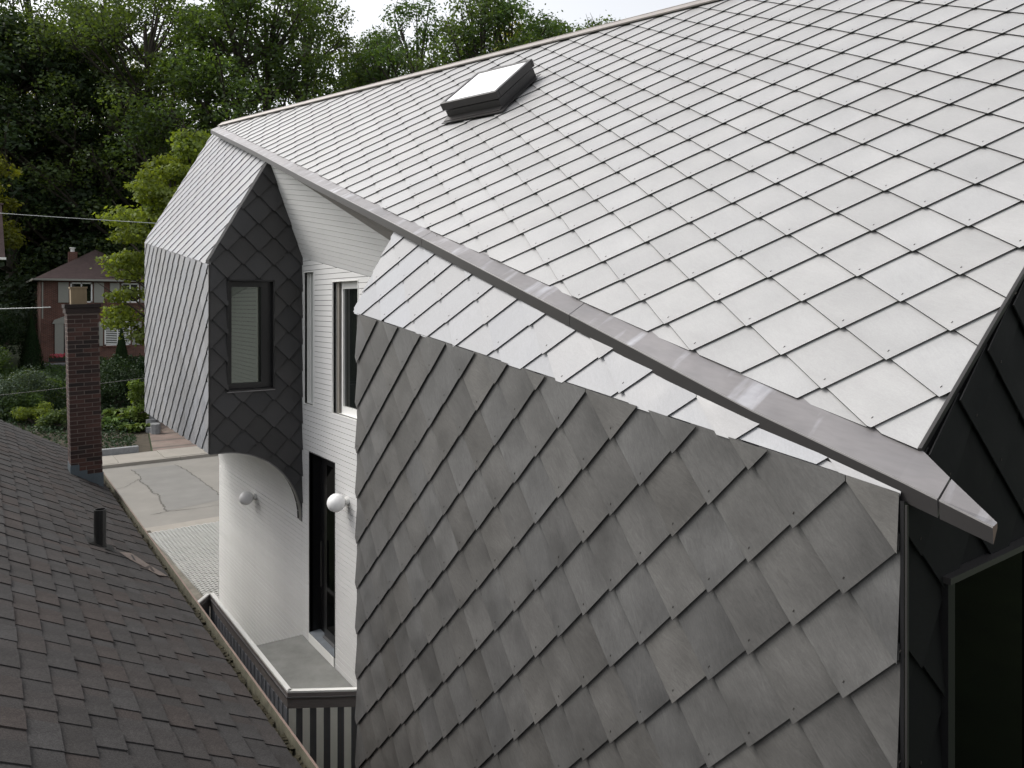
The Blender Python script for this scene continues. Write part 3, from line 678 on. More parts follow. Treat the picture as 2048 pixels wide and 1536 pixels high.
# end face of the house toward the street and curved cove boards
m_ = MB(); m_.box(XR + .015, 9.6, 14.44, 14.5, G, 3.0); m_.out('street_wall', M['white'], house)
nb = 25; cove = None
for i in range(nb):
    a0, a1 = R(90) * i / nb, R(90) * (i + 1) / nb
    g_ = .0018
    bs_ = []
    for ya, yb in ((YB + .02, 12.197), (12.203, 14.47)):
        b = MB(); bs_.append(b)
        q = []
        for a in (a0 + g_, (a0 + a1) / 2, a1 - g_): q.append((CX + CR * math.cos(a), CZ + CR * math.sin(a)))
        o_ = [(CX + (CR + .012) * math.cos(a), CZ + (CR + .012) * math.sin(a)) for a in (a1 - g_, (a0 + a1) / 2, a0 + g_)]
        b.slab([(x, ya, zz) for x, zz in q + o_], (0, yb - ya, 0))
    if cove is None:
        cb = MB()
        for k in range(10):
            t0, t1 = R(9 * k), R(9 * k + 9)
            cb.slab([(CX + r_ * math.cos(t), YB + .03, CZ + r_ * math.sin(t)) for r_, t in ((CR + .013, t0), (CR + .013, t1), (CR + .05, t1), (CR + .05, t0))], (0, 4.4, 0))
        cove = cb.out('cove', M['under'], house)
    for b in bs_: b.out('cove_board', M['white'], cove)
# --- white overhang above the recess
so_ = Vector((XR, 10.065, .647)); s1 = Vector((0, -1, -.1497)).normalized(); s2v = Vector((3.19 - XR, 0, 1.885 - .647)); s2 = (s2v - s1 * s2v.dot(s1)).normalized(); sn = s1.cross(s2)
if sn.x > 0: sn = -sn
def sp(p): d = Vector(p) - so_; return d.dot(s1), d.dot(s2)
def sw(x, y, h=0): return so_ + s1 * x + s2 * y + sn * h
C0 = sp((3.19, 10.065, 1.885))
Ta = sp((white_x(10.06, 1.935), 10.06, 1.935)); Tb = sp((white_x(5.5, .05), 5.5, .05)); Rb = sp((XR, 5.47, .647 - .1497 * 4.595))
Rb = sp((XR, 5.50, .647 - .1497 * 4.565)); reg = [(0, 0), Rb, Tb, Ta, C0]
m_ = MB(); m_.slab([sw(x, y, -.013) for x, y in reg], sn * -.03)
overhang = m_.out('white_overhang', M['under'], house)
y = 0
hps = polyhp(reg) if sum(reg[i][0] * reg[(i + 1) % 5][1] - reg[(i + 1) % 5][0] * reg[i][1] for i in range(5)) > 0 else polyhp(reg[::-1])
while y < 1.6:
    b = MB(); n_ = 0
    for xa, xb in ((-.6, 2.92), (2.925, 5.2)):
        p = clipall([(xa, y + .0025), (xb, y + .0025), (xb, y + .067), (xa, y + .067)], hps)
        if area(p) > 1e-4: b = MB(); b.slab([sw(q[0], q[1], 0) for q in p], sn * -.012); b.out('overhang_board', M['white'], overhang)
    y += .0695

# --- openings in the recess
def opening(name, a, depth, mat_reveal, mat_back, x=XR):
    y0, y1, z0, z1 = a; m_ = MB(); e = .012
    m_.box(x - .006, x + depth, y0 - e, y0, z0 - e, z1 + e); m_.box(x - .006, x + depth, y1, y1 + e, z0 - e, z1 + e)
    m_.box(x - .006, x + depth, y0, y1, z1, z1 + e); m_.box(x - .006, x + depth, y0, y1, z0 - e, z0)
    f = m_.out(name, mat_reveal, house); m_ = MB(); m_.box(x + depth, x + depth + .02, y0 - e, y1 + e, z0 - e, z1 + e); m_.out('backing', mat_back, f); return f
f = opening('tall_window', WIN, .13, M['white_trim'], M['under'])
m_ = MB(); y0, y1, z0, z1 = WIN
m_.box(XR + .05, XR + .075, y1 - .075, y1, z0, z1); m_.box(XR + .05, XR + .075, y0, y0 + .05, z0, z1); m_.out('shutter_track', M['kerb'], f)
m_ = MB(); w_ = .055
m_.box(XR + .085, XR + .128, y1 - .13, y1 - .076, z0, z1); m_.box(XR + .085, XR + .128, y0 + .051, y0 + .1, z0, z1)
m_.box(XR + .085, XR + .128, y0 + .1, y1 - .13, z1 - .09, z1); m_.box(XR + .085, XR + .128, y0 + .1, y1 - .13, z0, z0 + .09); m_.out('frame', M['white_trim'], f)
m_ = MB(); m_.box(XR + .112, XR + .118, y0 + .1, y1 - .13, z0 + .09, z1 - .09); m_.out('pane', M['glass'], f)
f = opening('slot_window', SLOT, .12, M['white_trim'], M['white_trim'])
m_ = MB(); y0, y1, z0, z1 = SLOT
m_.box(XR + .06, XR + .115, y1 - .10, y1 - .07, z0, z1); m_.box(XR + .05, XR + .115, y0 + .001, y0 + .02, z0, z1); m_.out('frame', M['white_trim'], f)
m_ = MB(); m_.box(XR + .09, XR + .1, y0 + .02, y1 - .1, z0, z1); m_.out('pane', M['mirror_glass'], f)
f = opening('entrance', DOOR, .16, M['black'], M['black'])
m_ = MB(); y0, y1, z0, z1 = DOOR
m_.box(XR + .10, XR + .15, y0 + .02, y0 + .60, z0 + .03, z1 - .01); d_ = m_.out('door', M['black'], f)
m_ = MB(); m_.box(XR + .094, XR + .1, y0 + .09, y0 + .5, z0 + .15, z1 - .12); m_.out('door_glass', M['dark_glass'], f)
m_ = MB(); m_.box(XR + .075, XR + .1, y0 + .02, y0 + .6, z0 + .004, z0 + .03); m_.out('threshold', M['metal'], f)
m_ = MB(); m_.box(XR + .04, XR + .06, y0 + .56, y0 + .58, z0 + .7, z0 + 1.3); m_.out('door_handle', M['metal_dark'], f)
m_ = MB(); m_.box(XR - .01, XR + .15, y0, y1, z0 - .001, z0 + .003); m_.out('sill', M['blue_sill'], f)
m_ = MB(); m_.box(XR - .014, XR - .003, y0, y1, G + 1.18, z0 - .012); m_.out('riser_panel', M['white_trim'], f)

# --- near gable face in shade, with its black window
YG = 1.205
m_ = MB()
gp = [(XS + .002, G), (7.6, G), (7.6, 3.0), (7.1, 3.0), (2.53, -.52), (XS + .002, -.62)]
GW = (2.707, 5.6, -4.6, -.945)
for p in subtract([[(XS + .002, G), (7.6, G), (7.6, 3.0), (7.1, 3.0), (2.53, -.52), (XS + .002, -.62)]], rect(GW)): m_.slab([(x, YG + .014, zz) for x, zz in p], (0, .12, 0))
gable = m_.out('gable_wall', M['under'], house)
def gclip(x, y): return polyhp([(XS, G + 3), (4.6, G + 3), (4.6, 1.2), (2.535, -.488), (XS, -.618)])
rk = (rp(1.44, 5.76) - rp(0, 0)); sl_ = rk.z / rk.x
def gclip(x, y): return [left_of((XS, -1), (XS, -2)), (1, 0, 4.6), (0, -1, 3.2), left_of((3.54, -.488 + sl_ - .035), (2.54, -.488 - .035)), left_of((2.54, -.49), (2.40, -.62))] if True else 0
clad('gable_shingle', gable, (0, YG + .014, 0), (1, 0, 0), (0, 0, 1), .409, .366, lattice(3.105, -.61, .409, .366, XS, 4.6, -3.3, 1.5), gclip, [rect((GW[0] - .045, GW[1] + .05, GW[2] - .05, GW[3] + .022))], 'shaded_gable_slate', 15, .010)
m_ = MB(); m_.box(GW[0] - .045, GW[0] + .004, YG - .03, YG + .1, GW[2], GW[3]); jm = m_.out('jamb', M['jamb'], house); m_ = MB(); m_.box(GW[0] - .06, GW[1] + .05, YG - .045, YG + .1, GW[3], GW[3] + .022)
f = m_.out('gable_window', M['metal_dark'], house)
m_ = MB(); m_.box(GW[0] + .004, GW[1], YG + .05, YG + .06, GW[2], GW[3]); m_.out('pane', M['dark_glass'], f)
m_ = MB(); m_.box(GW[0], GW[1], YG + .09, YG + .1, GW[2], GW[3]); m_.out('dark_backing', M['black'], f)
m_ = MB(); m_.box(3.55, 3.60, YG + .03, YG + .07, GW[2], GW[3]); m_.out('mullion', M['black'], f)

# --- skylight on the main roof
m_ = MB(); sa, sb, ta, tb = -4.93, -4.17, 3.92, 4.71
def rbox(m_, a, b, c, d, h0, h1, mi=0): m_.slab([rp(a, c, h0), rp(b, c, h0), rp(b, d, h0), rp(a, d, h0)], rn * (h1 - h0), 0, mi)
rbox(m_, sa + .02, sb - .02, ta + .02, tb - .02, -.03, .108); sk = m_.out('skylight', M['metal_dark'], house)
m_ = MB()
for a in ((sa, sb, ta, ta + .045), (sa, sb, tb - .045, tb), (sa, sa + .045, ta + .045, tb - .045), (sb - .045, sb, ta + .045, tb - .045)): rbox(m_, *a, .118, .2)
o = m_.out('frame', M['metal_dark'], sk)
bv = o.modifiers.new('bevel', 'BEVEL'); bv.width = .008; bv.segments = 2
m_ = MB(); rbox(m_, sa + .03, sb - .03, ta + .03, tb - .03, .15, .192); m_.out('pane', M['white_pane'], sk)
m_ = MB(); rbox(m_, sa - .01, sb + .05, ta - .09, ta + .02, .012, .02); rbox(m_, sb - .02, sb + .03, ta + .02, tb + .01, .012, .016); m_.slab([rp(sa, ta + .02, .03), rp(sb, ta + .02, .03), rp(sb, ta - .05, .018), rp(sa, ta - .05, .018)], rn * .008)
m_.out('flashing', M['metal_dark'], sk)
flush()

# --- wall lamps
def lamp(y, z, label):
    t = thing('wall_lamp', label, 'lamp', 'globe lamps on the white siding', (XR, y, z))
    n = 24; V = []; F = []
    for i in range(13):
        a = math.pi * i / 12
        for j in range(n): V.append((-.15 + .111 * math.cos(a), .111 * math.sin(a) * math.cos(2 * math.pi * j / n), .111 * math.sin(a) * math.sin(2 * math.pi * j / n)))
    for i in range(12):
        for j in range(n): F.append((i * n + j, i * n + (j + 1) % n, (i + 1) * n + (j + 1) % n, (i + 1) * n + j))
    mesh('globe', V, F, M['globe'], t, smooth=True)
    m_ = MB(); m_.tube([(-.001, 0, 0), (-.03, 0, 0)], .055, 20); m_.tube([(-.03, 0, 0), (-.055, 0, 0)], .03, 16); m_.out('wall_plate', M['white_trim'], t, smooth=False)
lamp(8.479, -2.395, 'white globe lamp on the siding right beside the tall black door')
lamp(12.201, -3.130, 'white globe lamp on the lower white wall under the curved overhang')

# ------------------------------------------------------------------ porch with its parapet
porch = thing('porch', 'grey concrete porch with white capped parapet and striped slat skirt by the black door', 'porch')
zf = -4.583
m_ = MB(); m_.slab([(2.99, 8.69, zf - .15), (3.62, 8.19, zf - .15), (3.62, 10.03, zf - .15), (2.99, 10.07, zf - .15)], (0, 0, .15)); m_.out('deck', M['concrete'], porch)
for i in range(5):
    m_ = MB(); m_.box(3.0, 3.61, 10.08 + i * .27, 10.08 + (i + 1) * .27, G, zf - .19 * (i + 1)); m_.out('step', M['concrete'], porch)
pa, pb, pc, pd = Vector((2.925, 8.60, 0)), Vector((3.63, 8.145, 0)), Vector((2.925, 12.22, 0)), Vector((2.69, 11.93, 0))
def run(a, b, n, sm):
    d = (b - a); L = d.length; d = d / L
    nn = Vector((d.y, -d.x, 0))       # outward
    if nn.x > 0 and abs(nn.x) > .6: nn = -nn
    if abs(nn.x) <= .9 and nn.y > 0: nn = -nn
    Z = lambda z: Vector((0, 0, z))
    m_ = MB(); m_.slab([a + Z(zf + .012), b + Z(zf + .012), b - nn * .055 + Z(zf + .012), a - nn * .055 + Z(zf + .012)], (0, 0, .022)); m_.out('cap', M['white_trim'], porch)
    m_ = MB(); m_.slab([a + Z(zf - .17), b + Z(zf - .17), b - nn * .03 + Z(zf - .17), a - nn * .03 + Z(zf - .17)], (0, 0, .18)); m_.out('fascia', M['dark_wood'], porch)
    m_ = MB(); m_.slab([a + nn * .012 + Z(zf - .05), b + nn * .012 + Z(zf - .05), b + Z(zf - .05), a + Z(zf - .05)], (0, 0, .016)); m_.out('rail_strip', M['metal'], porch)
    q_ = .02 if sm == 'slat_light' else .003; m_ = MB(); m_.slab([a - nn * q_ + Z(G), b - nn * q_ + Z(G), b - nn * .05 + Z(G), a - nn * .05 + Z(G)], (0, 0, zf - .17 - G)); m_.out('skirt_panel', M['slat_dark' if sm == 'slat_light' else 'panel_mid'], porch)
    k = int(L / .161)
    for i in range(k + 1):
        s = .015 + i * .161
        if s + .08 > L: break
        p = a + d * s; q = a + d * (s + .08)
        m_ = MB(); m_.slab([p + nn * .004 + Z(G), q + nn * .004 + Z(G), q - nn * .02 + Z(G), p - nn * .02 + Z(G)], (0, 0, zf - .171 - G)); m_.out('slat', M[sm], porch)
run(pa, pb, 5, 'slat_light'); run(pa, pc, 20, 'slat_mid'); run(pd, pc, 3, 'slat_mid')

# ------------------------------------------------------------------ neighbouring bungalow under the viewer
nb_ = thing('neighbour_house', 'neighbouring house with weathered brown asphalt shingle roof filling the lower left', 'house')
PX, PZ, PM = 1.60, -2.77, .6
cs = 1 / math.hypot(1, PM); nd = Vector((cs, 0, -PM * cs)); nnr = Vector((PM * cs, 0, cs))      # down-slope and normal
def npt(d, y, h=0): return Vector((-1.2, y, PZ + PM * (PX + 1.2))) + nd * d + nnr * h
LN = 2.70 / cs                                                        # slope length from the ridge to the shingle edge
m_ = MB(); m_.slab([npt(0, -3, -.02), npt(LN, -3, -.02), npt(LN, 15.2, -.02), npt(0, 15.2, -.02)], nnr * -.12)
m_.slab([npt(0, -3, -.02), npt(0, 15.2, -.02), (-4.0, 15.2, PZ), (-4.0, -3, PZ)], Vector((0, 0, -.12)))
nroof = m_.out('bungalow_roof', M['under'], nb_)
m_ = MB(); m_.box(-3.6, 1.25, -2.7, 14.9, G, PZ + .2); m_.add([(-3.6, 14.9, PZ + .2), (1.25, 14.9, PZ + .2), (-1.2, 14.9, PZ + 1.6)], [(0, 1, 2)]); m_.out('bungalow_wall', M['brickwall'], nb_)
EXP = .157; pieces = []
rs = random.Random(21)
nc = int(LN / EXP) + 1
for c in range(nc):
    d1 = LN - c * EXP; d0 = d1 - EXP
    if d1 < .8: break
    y = 1.6 + rs.uniform(0, .3) + (c * .115) % .37
    while y < 15.15:
        L_ = rs.choice((.19, .23, .26)); gp_ = rs.uniform(.10, .15)
        yb = min(y + L_ + gp_, 15.19)
        j = rs.uniform(-.003, .003)
        # base strip then the laminated tab on top of its far part
        pieces.append((d0 - .05, d1 + j, y, yb - .001, 0.0, .0025, rs.random()))
        if y + L_ < 15.19: pieces.append((d0 - .045, d1 + j + .001, y, y + L_, .0025, .0065 + rs.uniform(0, .004), rs.random()))
        y = yb
SB = []
for d0, d1, ya, yb, h0, h1, rv in pieces:
    ya += 0
    k_ = .010 / EXP
    P = [npt(d0, ya, h0 + .000), npt(d1, ya, h0 + .010 * 1.25), npt(d1, yb, h0 + .0125), npt(d0, yb, h0)]
    tt = h1 - h0
    c_ = (P[0] + P[2]) / 2
    SB.append((c_.length, P, tt, rv, c_))
SB.sort(key=lambda t: t[0] if t[4].y > 2.4 and t[4].x > -.15 else 99)
for L_, P, tt, rv, c_ in SB[:300]:
    m_ = MB(); m_.slab(P, nnr * tt); m_.out('roof_shingle', M['tar_shingle'], nroof, at=tuple(c_))
m_ = MB()
for L_, P, tt, rv, c_ in SB[300:]: m_.slab(P, nnr * tt, rv + .001)
m_.out('roof_shingle', M['tar_shingle'], nroof, kind='stuff')
# gutter of the bungalow: trough with leaf litter
gb = npt(LN, 0, 0); gx0, gzz = gb.x - .012, PZ - .01
for ya, yb in ((-3, 3.1), (3.104, 6.2), (6.204, 9.3), (9.304, 12.4), (12.404, 15.2)):
    m_ = MB(); z0 = PZ - .10; V = []
    prof = [(gx0, z0 + .06), (gx0, z0), (gx0 + .125, z0), (gx0 + .135, PZ + .004), (gx0 + .15, PZ + .004), (gx0 + .15, PZ - .012), (gx0 + .142, PZ - .012), (gx0 + .13, z0 - .006), (gx0 - .004, z0 - .006), (gx0 - .004, z0 + .06)]
    V = [(x, ya, zz) for x, zz in prof] + [(x, yb, zz) for x, zz in prof]; k = len(prof)
    F = [(i, (i + 1) % k, k + (i + 1) % k, k + i) for i in range(k)]
    mesh('bungalow_gutter', V, F, [M['gutter_in'], M['gutter_tan']], nb_, [1 if 2 < i < 8 else 0 for i in range(k)])
rs = random.Random(5); m_ = MB()
for i in range(3200):
    y = rs.uniform(2.5, 15); dens = .35 + .65 * (math.sin(y * 2.1) * .5 + .5) * (math.sin(y * 5.3 + 1) * .5 + .5)
    if rs.random() > dens: continue
    x = gx0 + rs.uniform(.0, .125); s = rs.uniform(.008, .03); a = rs.uniform(0, 3); z = PZ - .075 + rs.uniform(0, .05) * dens
    m_.add([(x + s * math.cos(a + k * 1.57) * (1.6 if k % 2 else .7), y + s * math.sin(a + k * 1.57) * 1.4, z + rs.uniform(0, .01)) for k in range(4)], [(0, 1, 2, 3)])
m_.out('leaf_litter', M['debris'], nb_, kind='stuff')
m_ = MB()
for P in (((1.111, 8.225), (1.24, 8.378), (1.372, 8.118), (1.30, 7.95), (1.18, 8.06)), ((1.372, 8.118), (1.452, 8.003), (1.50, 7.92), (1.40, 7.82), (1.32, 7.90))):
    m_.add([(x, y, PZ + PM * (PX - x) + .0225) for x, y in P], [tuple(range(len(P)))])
m_.out('pale_patch', M['speckled'], nroof)  # flat pale patch laid over the shingles
# vent pipe
m_ = MB(); vb = Vector((.95, 8.26, -2.40))
n = 20; V = []; F = []
for r_, z in ((.055, -.1), (.055, .385), (.045, .385), (.045, .1)):
    V += [(vb.x + r_ * math.cos(2 * math.pi * j / n), vb.y + r_ * math.sin(2 * math.pi * j / n), vb.z + z) for j in range(n)]
for i in range(3): F += [(i * n + j, i * n + (j + 1) % n, (i + 1) * n + (j + 1) % n, (i + 1) * n + j) for j in range(n)]
F.append(tuple(range(3 * n, 4 * n)))
vp = mesh('vent_pipe', V, F, M['pipe'], nb_, smooth=False)
m_ = MB(); m_.tube([vb + Vector((0, 0, -.03)), vb + Vector((0, 0, .02))], [.085, .057], 20, cap=False); m_.slab([npt(0, 0) * 0 + Vector((vb.x + dx, vb.y + dy, PZ + PM * (PX - vb.x - dx) + .02)) for dx, dy in ((-.12, -.13), (.12, -.13), (.12, .13), (-.12, .13))], nnr * .004); m_.out('pipe_collar', M['pipe'], nb_)
# chimney, brick by brick
ch = MB(); cx0, cx1, cy0, cy1 = 1.045, 1.440, 12.22, 12.62
zb_, zt_ = -2.75, -.13
ch.box(cx0 + .001, cx1 - .001, cy0 + .001, cy1 - .001, zb_, zt_)
chim = ch.out('chimney', M['mortar'], nb_)
rs = random.Random(31); z = zb_; row = 0; bl, bh, mo = .184, .0500, .0105
while z < zt_ - .02:
    top_ = z > -1.15
    def put(x0, x1, y0, y1):
        m_ = MB(); m_.box(x0, x1, y0, y1, z, z + bh); m_.out('brick', M['brick_dark'] if (rs.random() < (.32 if top_ else .12)) else M['brick'], chim, at=((x0 + x1) / 2, (y0 + y1) / 2, z))
    off = (row % 2) * .5
    x = cx0 - off * (bl + mo)
    while x < cx1 - .01:
        a, b = max(x, cx0), min(x + bl, cx1)
        if b - a > .03: put(a, b, cy0 - rs.uniform(.0, .004), cy0 + .09)
        x += bl + mo
    y = cy0 + .095 + mo
    x = y + ((row + 1) % 2) * .09
    if x > y + .01: put(cx0 - rs.uniform(0, .004), cx0 + .09, y, x - mo)
    while x < cy1 - .02:
        put(cx0 - rs.uniform(0, .004), cx0 + .09, x, min(x + bl, cy1)); x += bl + mo
    z += bh + mo; row += 1
for k, (e_, za, zc) in enumerate(((.018, -.13, -.055), (.030, -.052, .0))):
    m_ = MB(); m_.box(cx0 - e_, cx1 + e_, cy0 - e_, cy1 + e_, za, zc); m_.out('corbel', M['brick_dark'], chim)
m_ = MB(); xm, ym = (cx0 + cx1) / 2 - .03, (cy0 + cy1) / 2
m_.box(xm - .105, xm + .095, ym - .1, ym - .07, 0, .25); m_.box(xm - .105, xm + .095, ym + .07, ym + .1, 0, .25); m_.box(xm - .105, xm - .075, ym - .07, ym + .07, 0, .25); m_.box(xm + .065, xm + .095, ym - .07, ym + .07, 0, .25); m_.box(xm - .115, xm + .105, ym - .11, ym + .11, .225, .25)
fl = m_.out('flue', M['flue'], chim)
m_ = MB()
m_.box(cx0 - .012, cx0 + .1, cy0 - .010, cy1, -2.62, -2.30); m_.box(cx0 + .0, cx1 + .01, cy0 - .010, cy0 + .05, -2.66, -2.45); m_.box(cx0 - .0, cx0 + .20, cy0 - .0105, cy0 + .04, -2.46, -2.39)
m_.out('step_flashing', M['flash_blue'], nb_)
# the stack leans a little
piv = Vector((1.24, 12.4, -2.5)); lean = Matrix.Translation(piv) @ Matrix.Rotation(R(-1.3), 4, 'Y') @ Matrix.Translation(-piv)
chim.matrix_local = lean

# ------------------------------------------------------------------ leafy things
def leaves(centres, rad, n, size, seed, flatten=.75, shell=.55):
    g = np.random.default_rng(seed); C = np.array(centres, float); k = len(C); rad = np.array(rad, float)
    w_ = rad ** 2; idx = g.choice(k, n, p=w_ / w_.sum())
    d = g.normal(size=(n, 3)); d /= np.linalg.norm(d, axis=1)[:, None]
    rr_ = rad[idx] * (shell + (1 - shell) * g.random(n) ** .6) * (1 + .18 * g.normal(size=n))
    P = C[idx] + d * rr_[:, None] * np.array([1, 1, flatten])
    nrm = d + g.normal(size=(n, 3)) * .7 + np.array([0, 0, .5]); nrm /= np.linalg.norm(nrm, axis=1)[:, None]
    t = np.cross(nrm, g.normal(size=(n, 3))); t /= np.linalg.norm(t, axis=1)[:, None]; b = np.cross(nrm, t)
    s = size * (.6 + .8 * g.random(n))[:, None]
    V = np.stack([P - t * s * .5, P - b * s * .32, P + t * s * .5, P + b * s * .32], 1).reshape(-1, 3)
    return V, np.repeat(g.random(k)[idx] * .55 + g.random(n) * .45, 1)
def leaf_mesh(name, V, rnd, mat):
    n = len(V) // 4; me = bpy.data.meshes.new(name)
    me.vertices.add(len(V)); me.vertices.foreach_set('co', V.astype(np.float32).ravel())
    me.loops.add(n * 4); me.loops.foreach_set('vertex_index', np.arange(n * 4, dtype=np.int32))
    me.polygons.add(n); me.polygons.foreach_set('loop_start', np.arange(0, n * 4, 4, dtype=np.int32)); me.polygons.foreach_set('loop_total', np.full(n, 4, dtype=np.int32))
    a = me.attributes.new('rnd', 'FLOAT', 'FACE'); a.data.foreach_set('value', rnd.astype(np.float32))
    me.materials.append(mat); me.update(); me.validate(); return me
def tree_meshes(seed, H, Rr, base, clumps, n, size, mat, crad=(1.0, 1.9), flatten=.7):
    r = random.Random(seed); C = []; Q = []
    tp = [Vector((0, 0, 0))]
    lean_ = (r.uniform(-.05, .05), r.uniform(-.05, .05))
    for i in range(1, 9): tp.append(Vector((lean_[0] * H * i / 8 + r.uniform(-.02, .02) * H * .3, lean_[1] * H * i / 8 + r.uniform(-.02, .02) * H * .3, H * .9 * i / 8)))
    mb = MB(); mb.tube(tp, [H * .018 * (1 - .85 * i / 8) + .02 for i in range(9)], 8)
    for i in range(clumps):
        t = (i + r.random()) / clumps; z = base + (1 - base) * t
        prof = math.sin(math.pi * min(1, .12 + .88 * (1 - t) ** .8 * .95 + .03)) ** .6 if t > .02 else .5
        prof = (1 - t ** 2.2) ** .5 * (.55 + .45 * min(1, t * 4))
        a = r.uniform(0, 6.28); rad = Rr * prof * (r.random() ** .45)
        c = Vector((math.cos(a) * rad + lean_[0] * H * z, math.sin(a) * rad + lean_[1] * H * z, H * z)); q = r.uniform(*crad)
        C.append(c); Q.append(q)
        if i % 2 == 0:
            k = min(7, max(1, int((c.z - rad * .5) / H * 8 / .9))); s0 = tp[k]; mid = (s0 + c) / 2 + Vector((0, 0, -.06 * rad))
            w0 = H * .008 * (1 - z * .6) + .02
            mb.tube([s0, mid, c, c + (c - mid) * .3 + Vector((r.uniform(-.4, .4), r.uniform(-.4, .4), .3))], [w0, w0 * .6, w0 * .3, .01], 5, cap=False)
            for _ in range(3):
                e = c + Vector((r.uniform(-1, 1), r.uniform(-1, 1), r.uniform(-.3, .8))) * q; mb.tube([mid.lerp(c, r.uniform(.3, .9)), e], [w0 * .3, .008], 4, cap=False)
    V_, rv = leaves([tuple(c) for c in C], Q, n, size, seed, flatten)
    me = bpy.data.meshes.new('trunk'); me.from_pydata(mb.V, [], mb.F); me.materials.append(M['bark']); me.update()
    return me, leaf_mesh('crown', V_, rv, mat)
P_ = [tree_meshes(101, 25, 6.2, .20, 170, 25000, .21, M['leaf'], (.7, 1.35)), tree_meshes(102, 25, 5.2, .28, 120, 18000, .20, M['leaf'], (.6, 1.2)),
      tree_meshes(103, 25, 7.0, .16, 120, 34000, .34, M['leaf_dark'], (1.2, 2.2)), tree_meshes(104, 25, 5.8, .33, 100, 13500, .20, M['leaf'], (.5, 1.1))]
FW = Vector((math.sin(YAW), math.cos(YAW))); RT = Vector((math.cos(YAW), -math.sin(YAW)))
def ground_at(u, D):
    p = FW * D + RT * ((u - 1024) / 1480 * D); return p.x, p.y, gz(p.x, p.y)
def plant(name, proto, u, D, vtop, label, cat, group, H=25, rz=0, wide=1.0):
    x, y, z = ground_at(u, D); zt = (608 - vtop) / 1480 * D; s = (zt - z) / H
    t = thing(name, label, cat, group, (x, y, z - .1)); t.rotation_euler = (0, 0, rz); t.scale = (s * wide, s * wide, s)
    link('trunk', proto[0], t); link('crown', proto[1], t); return t
rt_ = random.Random(77); GR = 'trees of the wood behind the houses'
wood = [(-90, 62, -60, 0), (20, 57, 40, 2), (60, 66, -40, 0), (150, 60, 5, 0), (235, 66, -50, 1), (300, 60, -30, 0), (395, 64, 10, 3), (455, 58, -20, 0), (545, 60, -50, 0), (620, 68, -10, 1),
        (690, 74, 62, 3), (745, 70, 60, 1), (800, 76, 70, 3), (868, 66, 2, 3), (935, 64, -12, 1), (1005, 66, 12, 0), (1075, 70, 28, 3), (1130, 72, 48, 1), (1190, 78, 52, 0), (1250, 80, 62, 1),
        (-40, 84, 250, 2), (60, 86, 330, 2), (130, 88, 300, 2), (200, 90, 320, 2), (270, 86, 345, 2), (340, 92, 300, 2), (420, 88, 330, 2), (500, 94, 280, 2), (580, 96, 240, 2), (650, 100, 200, 0), (760, 98, 150, 2), (850, 100, 130, 0), (940, 96, 120, 2), (1040, 102, 100, 0), (1150, 104, 90, 2)]
FL = ['tall green tree mostly outside the left edge of the picture', 'dark lower crowned tree standing just inside the left edge', 'tall green tree filling the top left corner of the wood',
      'tall green tree above the left half of the brick house', 'tall green tree rising over the chimney of the brick house', 'tall green tree directly above the right half of the brick house',
      'airy green tree with open crown above the lime green locust', 'tall green tree right behind the far tip of the shingle roof', 'big green tree left of the first gap of sky', 'slim green tree bordering the first gap of sky on its left',
      'low airy tree in the first gap of sky above the ridge', 'slender tree just right of the first gap of sky', 'loose crowned tree left of the skylight above the ridge', 'airy tall tree reaching the top edge above the left end of the skylight',
      'slender tall tree above the middle of the skylight', 'broad green tree above the right end of the skylight', 'airy tree just right of the skylight behind the ridge', 'small looking tree well right of the skylight behind the ridge',
      'low rounded tree top second from the right along the ridge', 'rightmost low tree top showing over the ridge']
for i, (u, D, v, k) in enumerate(wood):
    front = D < 81 and i < 20
    plant('forest_tree', P_[k], u, D, v, FL[i] if front else 'dark tall tree deep in the wood behind the front row of trees', 'tree', GR if front else 'trees deep in the wood', rz=rt_.uniform(0, 6.28), wide=rt_.uniform(.95, 1.25))
airy = tree_meshes(105, 25, 5.5, .30, 80, 13000, .22, M['leaf_gold'], (.6, 1.2))  # golden sunlight behind the wood is put into the leaf colour
for i, (u, D, v, lb) in enumerate([(95, 74, 70, 'tree with golden sunlight in its leaf colour glimpsed in the upper left corner of the wood'), (215, 78, 90, 'tree with golden sunlight in its leaf colour glimpsed above the brick house deep in the wood'), (335, 76, 100, 'tree with golden sunlight in its leaf colour glimpsed behind the lime green locust'), (1010, 74, 60, 'tree with golden sunlight in its leaf colour glimpsed behind the ridge above the skylight')]):
    plant('forest_tree', airy, u, D, v, lb, 'tree', 'trees with sunlight in their leaf colour glimpsed through the wood', rz=i * 1.7)
# understorey
bush = tree_meshes(201, 5, 2.4, .08, 34, 9000, .20, M['leaf_dark'], (.6, 1.1))
for i, (u, D, v) in enumerate([(-30, 61, 500), (20, 60, 470), (70, 63, 440), (130, 65, 420), (190, 66, 400), (250, 64, 430), (310, 63, 440), (370, 64, 430), (430, 63, 440), (-10, 72, 380), (90, 74, 350), (170, 75, 330), (240, 74, 340), (320, 75, 330), (400, 74, 350)]):
    plant('understorey_tree', bush, u, D, v, 'dark bushy young tree filling the shade below the tall wood', 'tree', 'young trees in the shade of the wood', H=5, rz=rt_.uniform(0, 6.28), wide=1.1)
